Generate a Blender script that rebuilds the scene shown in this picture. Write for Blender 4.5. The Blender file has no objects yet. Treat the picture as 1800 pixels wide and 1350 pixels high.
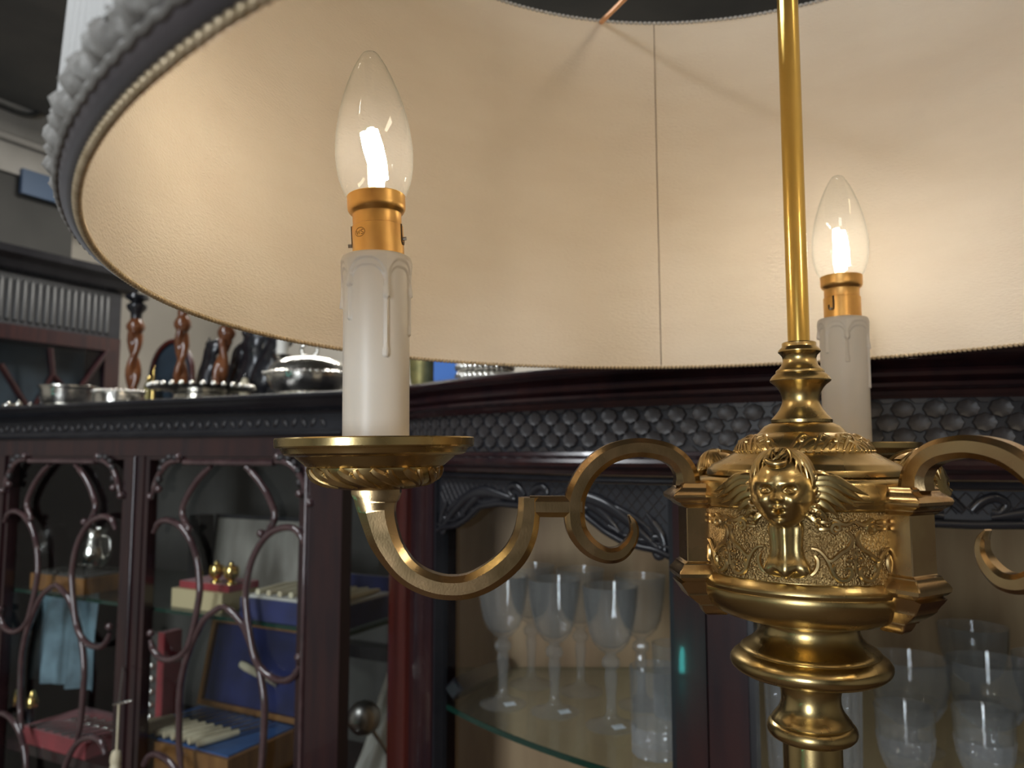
import bpy, bmesh, math, random
import numpy as np
from mathutils import Matrix, Vector

random.seed(7); np.random.seed(7)
SC = bpy.context.scene
COL = SC.collection
H = 1.45                       # eye height above the floor
PITCH = math.radians(5.1)
FPX = 1350.0                   # focal length in pixels of the 1800x1350 frame

# ------------------------------------------------------------------ camera
cam_d = bpy.data.cameras.new('camera'); cam = bpy.data.objects.new('camera', cam_d)
COL.objects.link(cam); SC.camera = cam
cam.location = (0, 0, H); cam.rotation_euler = (math.pi/2 + PITCH, 0, 0)
cam_d.sensor_width = 36.0; cam_d.lens = 36.0*FPX/1800.0
cam_d.clip_start = 0.01; cam_d.clip_end = 50
cam_d.dof.use_dof = True; cam_d.dof.focus_distance = 0.34; cam_d.dof.aperture_fstop = 13.0

# ------------------------------------------------------------------ world, light, exposure
wd = bpy.data.worlds.new('world'); SC.world = wd; wd.use_nodes = True
wd.node_tree.nodes['Background'].inputs[0].default_value = (0.75, 0.85, 1.0, 1)
wd.node_tree.nodes['Background'].inputs[1].default_value = 0.02
def area(name, loc, rot, sx, sy, power, color):
    l = bpy.data.lights.new(name, 'AREA'); l.shape = 'RECTANGLE'; l.size = sx; l.size_y = sy
    l.energy = power; l.color = color
    o = bpy.data.objects.new(name, l); COL.objects.link(o); o.location = loc; o.rotation_euler = rot
    return o
# daylight from the shop window behind the viewer, and the shop's ceiling tubes
area('shop_window_light', (-1.55, -2.65, 1.45), (math.radians(90), 0, math.radians(-25)), 0.65, 1.7, 62, (0.86, 0.93, 1.0))
area('ceiling_tube_light', (-1.25, 0.25, 2.50), (0, 0, 0), 0.16, 1.2, 18, (0.92, 0.96, 1.0))
area('ceiling_tube_light', (0.95, -0.6, 2.50), (0, 0, 0), 0.16, 1.2, 9, (1.0, 0.86, 0.66))
area('ceiling_tube_light', (-0.55, 2.15, 2.50), (0, 0, 0), 1.2, 0.16, 22, (1.0, 0.97, 0.9))
BULB_STRENGTH = 82.0
BULB_COLOR = (1.0, 0.87, 0.69)
vs = SC.view_settings
vs.view_transform = 'Standard'; vs.look = 'None'; vs.exposure = 0.2; vs.gamma = 1.0; vs.use_curve_mapping = False

# ------------------------------------------------------------------ projection helpers (photo pixel -> place)
_fw = np.array([0, math.cos(PITCH), math.sin(PITCH)]); _up = np.array([0, -math.sin(PITCH), math.cos(PITCH)])
def ray(px, py): return _fw + np.array([1., 0, 0])*((px-900)/FPX) + _up*((675-py)/FPX)
CAMP = np.array([0, 0, H])
def PY(px, py, Y): d = ray(px, py); return CAMP + d*(Y/d[1])
def PZ(px, py, z): d = ray(px, py); return CAMP + d*((z)/d[2])       # z relative to the eye

# ------------------------------------------------------------------ materials
def new_mat(name):
    m = bpy.data.materials.new(name); m.use_nodes = True
    return m, m.node_tree, m.node_tree.nodes, m.node_tree.links
def pbr(name, col, rough=0.5, metal=0.0, col2=None, nscale=30, ndetail=3, bump=0.0, bscale=200, bdist=0.0005,
        rough2=None, coat=0.0, sheen=0.0, spec=0.5, stretch=None, sss=0.0, ramp=(0.35, 0.65)):
    m, t, n, l = new_mat(name)
    b = n['Principled BSDF']
    b.inputs['Base Color'].default_value = (*col, 1); b.inputs['Roughness'].default_value = rough
    b.inputs['Metallic'].default_value = metal; b.inputs['Specular IOR Level'].default_value = spec
    b.inputs['Coat Weight'].default_value = coat; b.inputs['Sheen Weight'].default_value = sheen
    if sss: 
        b.inputs['Subsurface Weight'].default_value = sss; b.inputs['Subsurface Scale'].default_value = 0.004
        b.inputs['Subsurface Radius'].default_value = (1, .7, .4)
    tc = n.new('ShaderNodeTexCoord'); mp = n.new('ShaderNodeMapping'); l.new(tc.outputs['Object'], mp.inputs[0])
    if stretch: mp.inputs['Scale'].default_value = stretch
    if col2 is not None or rough2 is not None:
        nz = n.new('ShaderNodeTexNoise'); nz.inputs['Scale'].default_value = nscale; nz.inputs['Detail'].default_value = ndetail
        l.new(mp.outputs[0], nz.inputs['Vector'])
        rp = n.new('ShaderNodeMapRange'); rp.inputs[1].default_value = ramp[0]; rp.inputs[2].default_value = ramp[1]
        l.new(nz.outputs['Fac'], rp.inputs[0])
        if col2 is not None:
            mx = n.new('ShaderNodeMix'); mx.data_type = 'RGBA'
            mx.inputs[6].default_value = (*col, 1); mx.inputs[7].default_value = (*col2, 1)
            l.new(rp.outputs[0], mx.inputs[0]); l.new(mx.outputs[2], b.inputs['Base Color'])
        if rough2 is not None:
            mr = n.new('ShaderNodeMapRange'); mr.inputs[3].default_value = rough; mr.inputs[4].default_value = rough2
            l.new(rp.outputs[0], mr.inputs[0]); l.new(mr.outputs[0], b.inputs['Roughness'])
    if bump:
        nb = n.new('ShaderNodeTexNoise'); nb.inputs['Scale'].default_value = bscale; nb.inputs['Detail'].default_value = 2
        l.new(mp.outputs[0], nb.inputs['Vector'])
        bp = n.new('ShaderNodeBump'); bp.inputs['Strength'].default_value = bump; bp.inputs['Distance'].default_value = bdist
        l.new(nb.outputs['Fac'], bp.inputs['Height']); l.new(bp.outputs[0], b.inputs['Normal'])
    return m
def thin_glass(name, tint=(1, 1, 1), ior=1.5, rough=0.0, haze=0.0, haze_col=(1, 1, 1), bump=0.0, bscale=60, edge=None):
    m, t, n, l = new_mat(name); n.remove(n['Principled BSDF'])
    out = n['Material Output']
    fr = n.new('ShaderNodeFresnel'); gm = n.new('ShaderNodeNewGeometry')     # same reflectance from both faces of a thin wall
    mr = n.new('ShaderNodeMapRange'); mr.inputs[3].default_value = ior; mr.inputs[4].default_value = 1.0/ior
    l.new(gm.outputs['Backfacing'], mr.inputs[0]); l.new(mr.outputs[0], fr.inputs[0])
    tr = n.new('ShaderNodeBsdfTransparent'); tr.inputs[0].default_value = (*tint, 1)
    gl = n.new('ShaderNodeBsdfGlossy'); gl.inputs['Roughness'].default_value = rough
    mx = n.new('ShaderNodeMixShader'); l.new(fr.outputs[0], mx.inputs[0]); l.new(tr.outputs[0], mx.inputs[1]); l.new(gl.outputs[0], mx.inputs[2])
    if edge is not None:                        # longer path through the wall where it turns away
        lw = n.new('ShaderNodeLayerWeight'); lw.inputs[0].default_value = 0.5
        pw = n.new('ShaderNodeMath'); pw.operation = 'POWER'; pw.inputs[1].default_value = 5.0; l.new(lw.outputs['Facing'], pw.inputs[0])
        em = n.new('ShaderNodeMix'); em.data_type = 'RGBA'; em.inputs[6].default_value = (*tint, 1); em.inputs[7].default_value = (*edge, 1)
        l.new(pw.outputs[0], em.inputs[0]); l.new(em.outputs[2], tr.inputs[0])
    last = mx
    if bump:
        tc = n.new('ShaderNodeTexCoord'); v = n.new('ShaderNodeTexVoronoi'); v.inputs['Scale'].default_value = bscale
        l.new(tc.outputs['Object'], v.inputs['Vector'])
        bp = n.new('ShaderNodeBump'); bp.inputs['Strength'].default_value = bump; bp.inputs['Distance'].default_value = 0.002
        l.new(v.outputs['Distance'], bp.inputs['Height']); l.new(bp.outputs[0], gl.inputs['Normal']); l.new(bp.outputs[0], fr.inputs['Normal'])
    if haze:
        df = n.new('ShaderNodeBsdfDiffuse'); df.inputs[0].default_value = (*haze_col, 1)
        tl = n.new('ShaderNodeBsdfTranslucent'); tl.inputs[0].default_value = (*haze_col, 1)
        ad = n.new('ShaderNodeMixShader'); ad.inputs[0].default_value = 0.5; l.new(df.outputs[0], ad.inputs[1]); l.new(tl.outputs[0], ad.inputs[2])
        m2 = n.new('ShaderNodeMixShader'); m2.inputs[0].default_value = haze
        l.new(mx.outputs[0], m2.inputs[1]); l.new(ad.outputs[0], m2.inputs[2]); last = m2
    l.new(last.outputs[0], out.inputs[0])
    return m
def emit(name, col, strength):
    m, t, n, l = new_mat(name); n.remove(n['Principled BSDF'])
    e = n.new('ShaderNodeEmission'); e.inputs[0].default_value = (*col, 1); e.inputs[1].default_value = strength
    l.new(e.outputs[0], n['Material Output'].inputs[0]); return m

M = {}
M['brass'] = pbr('antique_brass', (0.585, 0.44, 0.20), 0.22, 1.0, (0.46, 0.335, 0.14), nscale=45, rough2=0.33, bump=0.08, bscale=900, bdist=0.0002)
M['brass_arm'] = pbr('arm_brass', (0.54, 0.39, 0.20), 0.20, 1.0, (0.45, 0.30, 0.155), nscale=70, rough2=0.28, bump=0.12, bscale=1200, bdist=0.0002)
M['brass_relief'] = pbr('embossed_brass', (0.585, 0.44, 0.20), 0.27, 1.0, (0.46, 0.31, 0.14), nscale=60, rough2=0.38)
M['brass_stipple'] = pbr('stippled_brass', (0.38, 0.26, 0.11), 0.33, 1.0, (0.26, 0.17, 0.07), nscale=80, rough2=0.42, bump=1.0, bscale=1300, bdist=0.0009)
M['brass_rod'] = pbr('lacquered_brass', (0.72, 0.50, 0.15), 0.20, 1.0, (0.66, 0.45, 0.12), nscale=30, rough2=0.24)
M['brass_holder'] = pbr('holder_brass', (0.83, 0.52, 0.17), 0.30, 1.0, (0.74, 0.42, 0.14), nscale=60, rough2=0.42)
M['copper'] = pbr('copper_wire', (0.75, 0.42, 0.22), 0.4, 0.8)
M['wax'] = pbr('cream_sleeve_plastic', (0.70, 0.64, 0.55), 0.38, 0.0, spec=0.4, sss=0.0)
M['bulb'] = thin_glass('bulb_glass', (0.985, 0.99, 0.98), 1.5, 0.01, haze=0.018, edge=(0.60, 0.66, 0.56))
M['filament'] = emit('glowing_filament', BULB_COLOR, BULB_STRENGTH)
M['steel'] = pbr('dull_steel', (0.45, 0.43, 0.4), 0.35, 1.0)
M['dark_metal'] = pbr('dark_engraving', (0.20, 0.11, 0.03), 0.5, 0.6)
M['gap'] = pbr('slot_shadow_metal', (0.12, 0.07, 0.03), 0.6, 0.5)
M['lining'] = pbr('satin_lining', (0.80, 0.70, 0.565), 0.45, 0.0, (0.77, 0.665, 0.53), nscale=14, ndetail=4, bump=0.5, bscale=330, bdist=0.0012, sheen=0.25, spec=0.35, stretch=(1, 1, 3.2))
M['cover'] = pbr('pleated_silk', (0.46, 0.45, 0.425), 0.6, 0.0, sheen=0.3, bump=0.15, bscale=600)
M['ruffle'] = pbr('ruched_trim', (0.28, 0.265, 0.24), 0.7, 0.0, (0.19, 0.175, 0.155), nscale=90, bump=0.3, bscale=500)
M['velvet_band'] = pbr('violet_grey_band', (0.060, 0.046, 0.046), 0.85, 0.0, (0.042, 0.032, 0.034), nscale=60, sheen=0.3)
M['bead'] = pbr('gold_bead_trim', (0.60, 0.47, 0.30), 0.35, 0.3, (0.45, 0.34, 0.2), nscale=200)
M['thread'] = pbr('seam_thread', (0.26, 0.19, 0.13), 0.7)
M['mahogany'] = pbr('dark_mahogany', (0.032, 0.0115, 0.0115), 0.22, 0.0, (0.016, 0.0075, 0.010), nscale=9, ndetail=5, stretch=(6, 6, 0.7), coat=0.35, spec=0.5)
M['red_mahogany'] = pbr('red_mahogany', (0.075, 0.014, 0.010), 0.25, 0.0, (0.045, 0.009, 0.007), nscale=9, stretch=(6, 6, 0.7), coat=0.3)
M['ebony'] = pbr('ebonised_wood', (0.016, 0.016, 0.019), 0.26, 0.0, (0.010, 0.010, 0.013), nscale=20, coat=0.25)
M['ebony_dull'] = pbr('dull_black_wood', (0.015, 0.015, 0.019), 0.45, 0.0, (0.009, 0.009, 0.012), nscale=20)
M['rosette'] = pbr('grey_fret_wood', (0.036, 0.031, 0.031), 0.45, 0.0, (0.024, 0.020, 0.020), nscale=50)  # raised fret and carving, a lighter grey than the ground
M['fret'] = pbr('polished_fret_wood', (0.085, 0.048, 0.048), 0.13, 0.0, (0.05, 0.026, 0.028), nscale=30, coat=1.0)
M['panel'] = pbr('olive_brown_panel', (0.46, 0.31, 0.17), 0.5, 0.0, (0.34, 0.21, 0.11), nscale=5, ndetail=5, stretch=(5, 5, 0.8))
M['lining_grey'] = pbr('grey_cabinet_lining', (0.085, 0.08, 0.07), 0.8, 0.0, (0.055, 0.052, 0.046), nscale=6)
M['pane'] = thin_glass('cabinet_glass', (0.93, 0.95, 0.95), 1.38, 0.0)
M['shelf_glass'] = thin_glass('shelf_glass', (0.90, 0.95, 0.92), 1.42, 0.0, haze=0.02, haze_col=(0.6, 0.7, 0.65))
M['shelf_edge'] = pbr('green_glass_edge', (0.005, 0.032, 0.021), 0.15, 0.0, spec=0.6)
M['crystal'] = thin_glass('crystal', (0.975, 0.98, 0.98), 1.5, 0.02, haze=0.075, haze_col=(0.95, 0.95, 0.93), edge=(0.78, 0.80, 0.80))
M['cut_crystal'] = thin_glass('cut_crystal', (0.90, 0.91, 0.92), 1.6, 0.05, haze=0.22, haze_col=(0.95, 0.95, 0.97), bump=1.0, bscale=170)
M['dark_leather'] = pbr('dark_leather', (0.02, 0.02, 0.024), 0.5)
M['grey_silk'] = pbr('grey_silk', (0.36, 0.34, 0.29), 0.5, 0.0, (0.28, 0.26, 0.22), nscale=10, stretch=(4, 4, 1))
M['crystal_stem'] = thin_glass('crystal_stem', (0.95, 0.96, 0.96), 1.6, 0.03, haze=0.10, haze_col=(0.95, 0.95, 0.94), edge=(0.6, 0.62, 0.62))
M['dark_wall'] = pbr('dark_grey_wall', (0.050, 0.048, 0.044), 0.85, 0.0, (0.036, 0.035, 0.032), nscale=4)
M['silver'] = pbr('polished_silver', (0.80, 0.77, 0.70), 0.13, 1.0, rough2=0.25, bump=0.5, bscale=170, bdist=0.0012)
M['gold'] = pbr('polished_gilt', (0.85, 0.62, 0.22), 0.15, 1.0)
M['blue_velvet'] = pbr('blue_velvet', (0.010, 0.018, 0.11), 0.9, 0.0, (0.006, 0.010, 0.06), nscale=20, sheen=0.5)
M['blue_satin'] = pbr('light_blue_satin', (0.05, 0.13, 0.32), 0.45, 0.0, (0.03, 0.08, 0.22), nscale=25)
M['red_velvet'] = pbr('red_velvet', (0.30, 0.018, 0.025), 0.9, 0.0, (0.20, 0.01, 0.015), nscale=20, sheen=0.4)
M['ivory'] = pbr('ivory', (0.66, 0.60, 0.42), 0.35, 0.0, (0.56, 0.48, 0.32), nscale=30)
M['cream_card'] = pbr('cream_card', (0.52, 0.43, 0.24), 0.7)
M['white_card'] = pbr('white_card', (0.62, 0.66, 0.68), 0.7)
M['oak'] = pbr('golden_oak', (0.26, 0.125, 0.038), 0.45, 0.0, (0.18, 0.08, 0.025), nscale=12, stretch=(5, 5, 1))
M['twist'] = pbr('twist_oak', (0.20, 0.068, 0.022), 0.22, 0.0, (0.10, 0.032, 0.012), nscale=14, coat=0.5)
M['teal_cloth'] = pbr('teal_grey_cloth', (0.20, 0.31, 0.36), 0.8, 0.0, (0.07, 0.11, 0.13), nscale=14, bump=0.4, bscale=30, bdist=0.01)
M['white_satin'] = pbr('white_satin', (0.56, 0.54, 0.47), 0.4, 0.0, sheen=0.3)
M['bright_blue'] = pbr('bright_blue_plastic', (0.05, 0.19, 0.62), 0.5)
M['blue_panel'] = pbr('blue_grey_panel', (0.045, 0.075, 0.13), 0.6)
M['wall'] = pbr('grey_plaster', (0.40, 0.37, 0.32), 0.85, 0.0, (0.34, 0.315, 0.275), nscale=3, bump=0.2, bscale=40)
M['concrete'] = pbr('beam_concrete', (0.33, 0.31, 0.28), 0.85, 0.0, (0.26, 0.245, 0.22), nscale=6, bump=0.3, bscale=30)
M['ceiling'] = pbr('dark_ceiling', (0.13, 0.125, 0.115), 0.9, 0.0, (0.09, 0.09, 0.085), nscale=4, bump=0.4, bscale=25, bdist=0.004)
M['floor'] = pbr('brown_floor', (0.13, 0.08, 0.05), 0.5, 0.0, (0.09, 0.055, 0.035), nscale=6)
M['navy_glass'] = pbr('dark_bookcase_interior', (0.025, 0.045, 0.065), 0.5, 0.0, (0.010, 0.018, 0.028), nscale=7)
M['reed'] = pbr('reeded_grey_wood', (0.040, 0.040, 0.040), 0.4)
M['plastic_white'] = pbr('white_candle', (0.72, 0.70, 0.64), 0.5)
M['gilt_dull'] = pbr('dull_gilt', (0.32, 0.27, 0.10), 0.5, 0.6, (0.2, 0.18, 0.07), nscale=60)

# ------------------------------------------------------------------ mesh helpers
W = {}
def _inv(parent):
    return W[parent.name].inverted() if parent is not None else Matrix.Identity(4)
def put(o, parent=None, basis=None):
    COL.objects.link(o)
    if basis is not None: o.matrix_basis = basis
    if parent is not None:
        o.parent = parent; o.matrix_parent_inverse = _inv(parent)
    W[o.name] = o.matrix_basis.copy()
    return o
def tag(o, label=None, cat=None, group=None, kind=None):
    if label: o['label'] = label
    if cat: o['category'] = cat
    if group: o['group'] = group
    if kind: o['kind'] = kind
    return o
def empty(name, loc, label, cat, group=None):
    o = bpy.data.objects.new(name, None); o.empty_display_size = 0.02
    put(o, None, Matrix.Translation(Vector([float(c) for c in loc])))
    return tag(o, label, cat, group)
class MB:
    def __init__(s): s.v = []; s.f = []
    def add(s, v, f, m=None):
        k = len(s.v)
        if m is not None: v = [m @ Vector([float(c) for c in p]) for p in v]
        s.v += [tuple(float(c) for c in p) for p in v]; s.f += [tuple(i+k for i in q) for q in f]
        return s
    def obj(s, name, mat, parent=None, sharp=35, center=True, basis=None):
        c = Vector((0, 0, 0))
        if center and basis is None and s.v:
            a = np.array(s.v); c = Vector(((a[:, 0].min()+a[:, 0].max())/2, (a[:, 1].min()+a[:, 1].max())/2, a[:, 2].min()))
        me = bpy.data.meshes.new(name)
        me.from_pydata([(p[0]-c.x, p[1]-c.y, p[2]-c.z) for p in s.v], [], s.f); me.update()
        b = bmesh.new(); b.from_mesh(me); bmesh.ops.recalc_face_normals(b, faces=b.faces); b.to_mesh(me); b.free()
        me.materials.append(M[mat] if isinstance(mat, str) else mat)
        if sharp is not None:
            me.polygons.foreach_set('use_smooth', [True]*len(me.polygons))
            me.set_sharp_from_angle(angle=math.radians(sharp))
        o = bpy.data.objects.new(name, me)
        return put(o, parent, basis if basis is not None else Matrix.Translation(c))
def clone(o, parent, basis, name=None):
    c = o.copy(); 
    return put2(c, parent, basis)
def put2(c, parent, basis):
    COL.objects.link(c); c.parent = parent; c.matrix_basis = basis
    c.matrix_parent_inverse = _inv(parent); W[c.name] = basis.copy(); return c
def dup_tree(root, children, basis, label, delta):
    """copy a thing and its listed parts by a rigid move delta (world matrix)"""
    r = root.copy(); COL.objects.link(r); r.matrix_basis = delta @ root.matrix_basis; W[r.name] = r.matrix_basis.copy()
    r['label'] = label
    for ch in children:
        c = ch.copy(); COL.objects.link(c); c.parent = r; c.matrix_basis = delta @ ch.matrix_basis
        c.matrix_parent_inverse = W[r.name].inverted(); W[c.name] = c.matrix_basis.copy()
    return r
def box(x0, x1, y0, y1, z0, z1):
    v = [(x, y, z) for x in (x0, x1) for y in (y0, y1) for z in (z0, z1)]
    f = [(0, 1, 3, 2), (4, 6, 7, 5), (0, 4, 5, 1), (2, 3, 7, 6), (0, 2, 6, 4), (1, 5, 7, 3)]
    return v, f
def lathe(prof, seg=48, rfun=None, a0=0, a1=2*math.pi):
    full = abs(a1-a0-2*math.pi) < 1e-6; n = seg if full else seg+1
    v = []; f = []; idx = []
    for (r, z) in prof:
        if r <= 1e-9: idx.append([len(v)]); v.append((0, 0, z)); continue
        row = []
        for i in range(n):
            a = a0+(a1-a0)*i/seg
            rr = rfun(r, z, a) if rfun else r
            row.append(len(v)); v.append((rr*math.cos(a), rr*math.sin(a), z))
        idx.append(row)
    for A, B in zip(idx[:-1], idx[1:]):
        m = seg
        for i in range(m):
            j = (i+1) % n
            if len(A) == 1 and len(B) == 1: continue
            if len(A) == 1: f.append((A[0], B[i], B[j]))
            elif len(B) == 1: f.append((A[i], A[j], B[0]))
            else: f.append((A[i], A[j], B[j], B[i]))
    return v, f
def spline(pts, n=8, closed=False):
    """Catmull-Rom through pts (any dimension)"""
    P = [np.array(p, float) for p in pts]; out = []
    N = len(P)
    for i in range(N-1 if not closed else N):
        p0 = P[i-1] if (i > 0 or closed) else 2*P[0]-P[1]
        p1 = P[i]; p2 = P[(i+1) % N]
        p3 = P[(i+2) % N] if (i+2 < N or closed) else 2*P[-1]-P[-2]
        for k in range(n):
            t = k/n
            out.append(0.5*((2*p1)+(-p0+p2)*t+(2*p0-5*p1+4*p2-p3)*t*t+(-p0+3*p1-3*p2+p3)*t**3))
    if not closed: out.append(P[-1])
    return out
def tube(pts, rad, seg=8, flat=1.0, upv=None, closed=False):
    """swept round section; rad float or list; flat scales along the normal 'upv'"""
    P = np.array([np.array(p, float) for p in pts]); n = len(P)
    R = np.array([rad]*n if np.isscalar(rad) else rad, float)
    T = np.gradient(P, axis=0)
    if closed: T = np.roll(P, -1, 0)-np.roll(P, 1, 0)
    T /= (np.linalg.norm(T, axis=1)[:, None]+1e-12)
    v = []; f = []
    if upv is None:
        a = np.array([0, 0, 1.]) if abs(T[0][2]) < 0.9 else np.array([1., 0, 0])
        u = np.cross(T[0], a); u /= np.linalg.norm(u)
    for i in range(n):
        if upv is not None:
            w = np.array(upv[i] if np.ndim(upv) == 2 else upv, float); w = w-T[i]*(w@T[i]); w /= np.linalg.norm(w)+1e-12
            u = np.cross(T[i], w)
        else:
            u = u-T[i]*(u@T[i]); u /= np.linalg.norm(u)+1e-12; w = np.cross(T[i], u)
        for k in range(seg):
            an = 2*math.pi*k/seg
            v.append(P[i]+R[i]*(math.cos(an)*u+math.sin(an)*flat*w))
    m = n if closed else n-1
    for i in range(m):
        for k in range(seg):
            a = i*seg+k; b = i*seg+(k+1) % seg; j = ((i+1) % n)*seg
            f.append((a, b, j+(k+1) % seg, j+k))
    if not closed:
        f.append(tuple(range(seg-1, -1, -1))); f.append(tuple((n-1)*seg+k for k in range(seg)))
    return v, f
def rot_z(a): return Matrix.Rotation(a, 4, 'Z')
def T3(x, y, z): return Matrix.Translation((float(x), float(y), float(z)))
def loft(rings, cap=True):
    """rings: list of equal-length closed loops"""
    n = len(rings[0]); v = [p for r in rings for p in r]; f = []
    for i in range(len(rings)-1):
        for k in range(n):
            f.append((i*n+k, i*n+(k+1) % n, (i+1)*n+(k+1) % n, (i+1)*n+k))
    if cap: f.append(tuple(range(n-1, -1, -1))); f.append(tuple((len(rings)-1)*n+k for k in range(n)))
    return v, f
def ball(c, r, seg=10, rings=7):
    pr = [(0, -r)]+[(r*math.sin(math.pi*i/rings), -r*math.cos(math.pi*i/rings)) for i in range(1, rings)]+[(0, r)]
    v, f = lathe(pr, seg); return [(p[0]+c[0], p[1]+c[1], p[2]+c[2]) for p in v], f

# ------------------------------------------------------------------ the room
ZC = 2.56
ROOM = math.radians(-27.4)                     # the room's walls run askew to the view
E1 = np.array([math.cos(ROOM), math.sin(ROOM), 0]); E2 = np.array([-math.sin(ROOM), math.cos(ROOM), 0])
RM = rot_z(ROOM)
def slab(name, x0, x1, y0, y1, z0, z1, mat):
    mb = MB(); v, f = box(x0, x1, y0, y1, z0, z1); mb.add(v, f, RM)
    o = mb.obj(name, mat, sharp=None); o['kind'] = 'structure'; return o
A0, A1, B0, B1 = -2.66, 2.7, -3.4, 2.35
slab('floor', A0-.1, A1+.1, B0-.1, B1+.1, -0.1, 0.0, 'floor')
slab('ceiling', A0-.1, A1+.1, B0-.1, B1+.1, ZC, ZC+0.1, 'ceiling')
slab('wall_back', A0-.1, A1+.1, B1, B1+.1, 0, ZC, 'wall')
slab('wall_left', A0-.1, A0, B0, B1, 0, ZC, 'wall')
slab('wall_right', A1, A1+.1, B0, B1, 0, ZC, 'wall')
slab('wall_front', A0-.1, A1+.1, B0-.1, B0, 0, ZC, 'wall')
slab('trim_1', A0, -2.5, B0, B1, H+0.885, ZC, 'concrete')      # the beam under the ceiling
# ================================================================== the lamp
CX, CYY = 0.1300, 0.345
LAMP = empty('standard_lamp', (CX, CYY, 0), 'antique brass standard lamp with cherub masks, candle arms and large pleated shade', 'lamp')
LW = T3(CX, CYY, 0)                              # lamp-local -> world
A_LEFT, A_RIGHT, A_BACK = math.radians(180.6), math.radians(300.6), math.radians(60.6)
def zpx(y, Y=CYY, px=1411): return PY(px, y, Y)[2]
def lamp_lathe(name, prof, mat, parent=LAMP, seg=72, sharp=30, rfun=None):
    return MB().add(*lathe(prof, seg, rfun)).obj(name, mat, parent, sharp, basis=LW)
K = 0.000239                                      # metres per photo pixel for a radius on the lamp's axis
def prof_px(lst): return [(r*K, zpx(y)) for (y, r) in lst]

lamp_lathe('pole', [(0, zpx(604)), (20*K, zpx(604)), (20*K, H+0.372), (0, H+0.372)], 'brass_rod', seg=40)
lamp_lathe('upper_collar', prof_px([(602, 16), (602, 29), (603.5, 31), (608, 31), (610, 31.5), (612, 34), (615, 37), (617, 38.3), (619, 38.3), (622, 35), (626, 31.5), (630, 30.3), (636, 30.5), (642, 33), (648, 38), (651, 42.5), (653, 43.5), (656, 43.5), (657, 45), (661, 50), (666, 53.5), (669, 54.8), (671, 54), (676, 47), (682, 41), (690, 36.2), (697, 33.8), (704, 33.2), (711, 34.5), (720, 39), (729, 46), (736, 53), (738, 54.5), (743, 54.5), (744, 50), (746, 30), (746, 0)]), 'brass')
LID = lamp_lathe('domed_lid', prof_px([(742, 0), (743, 50), (744, 55), (746, 60), (749, 66.5), (754, 72), (760, 77.5), (762, 80), (763, 84), (766, 93), (770, 101.5), (775, 109), (781, 115.5), (787, 120.5), (792, 123), (795, 123.5), (796.5, 125), (798, 129), (802, 135.5), (806, 143), (810, 151), (813, 158), (815, 163), (817, 166), (821, 169), (823, 172.5), (826, 174.5), (834, 175), (836, 172), (837, 150), (837, 0)]), 'brass', seg=96)
DRUM = lamp_lathe('drum_body', prof_px([(836, 0), (836, 160), (837, 178), (838, 187), (841, 192), (846, 195), (857, 196.5), (861, 199), (866, 201.5), (871, 201.5), (875, 199), (878, 196.5), (881, 196), (884, 193.5), (886, 191), (887, 189.5), (999, 189.5), (1000, 191.5), (1003, 193.5), (1007, 197), (1012, 200), (1016, 200.5), (1020, 198), (1022, 196.5), (1025, 198), (1032, 197.5), (1040, 194.5), (1049, 189), (1058, 181), (1067, 169), (1075, 153), (1081, 132), (1084, 110), (1085, 95), (1085, 0)]), 'brass', seg=120)
BAND = MB().add(*lathe([(189.7*K, zpx(998.5)), (190.0*K, zpx(998)), (190.0*K, zpx(888)), (189.7*K, zpx(887.5))], 120)).obj('embossed_band', 'brass_stipple', LAMP, 30, basis=LW)
lamp_lathe('upper_baluster', prof_px([(1084, 0), (1084, 96), (1088, 91), (1092, 88.5), (1098, 87), (1106, 87.5), (1114, 91), (1122, 98), (1129, 107), (1134, 115), (1138, 120.5), (1141, 122), (1143, 121.5), (1144, 124), (1148, 130), (1153, 136), (1159, 139.6), (1165, 140), (1171, 137.5), (1177, 131), (1182, 122), (1185, 112), (1187, 100), (1188, 70), (1188, 0)]), 'brass', seg=96)
lamp_lathe('lower_baluster', prof_px([(1186, 0), (1187, 72), (1193, 64), (1201, 57.5), (1210, 53.5), (1221, 51.5), (1232, 51.8), (1242, 54.5), (1250, 59), (1257, 64.5), (1262, 68.5), (1265, 70), (1267, 69.5), (1268, 72), (1272, 75.5), (1277, 77.8), (1282, 78.2), (1288, 76.5), (1293, 72), (1297, 65), (1299, 55), (1300, 0)]), 'brass', seg=80)
zb = zpx(1298)
lamp_lathe('column', [(0, zb), (51*K, zb), (51*K, 0.30), (0.020, 0.28), (0.016, 0.26), (0, 0.26)], 'brass', seg=48)
lamp_lathe('base', [(0, 0.265), (0.020, 0.265), (0.035, 0.25), (0.03, 0.22), (0.05, 0.18), (0.08, 0.12), (0.13, 0.07), (0.15, 0.05), (0.16, 0.03), (0.16, 0.0), (0, 0)], 'brass', seg=64)

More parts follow.
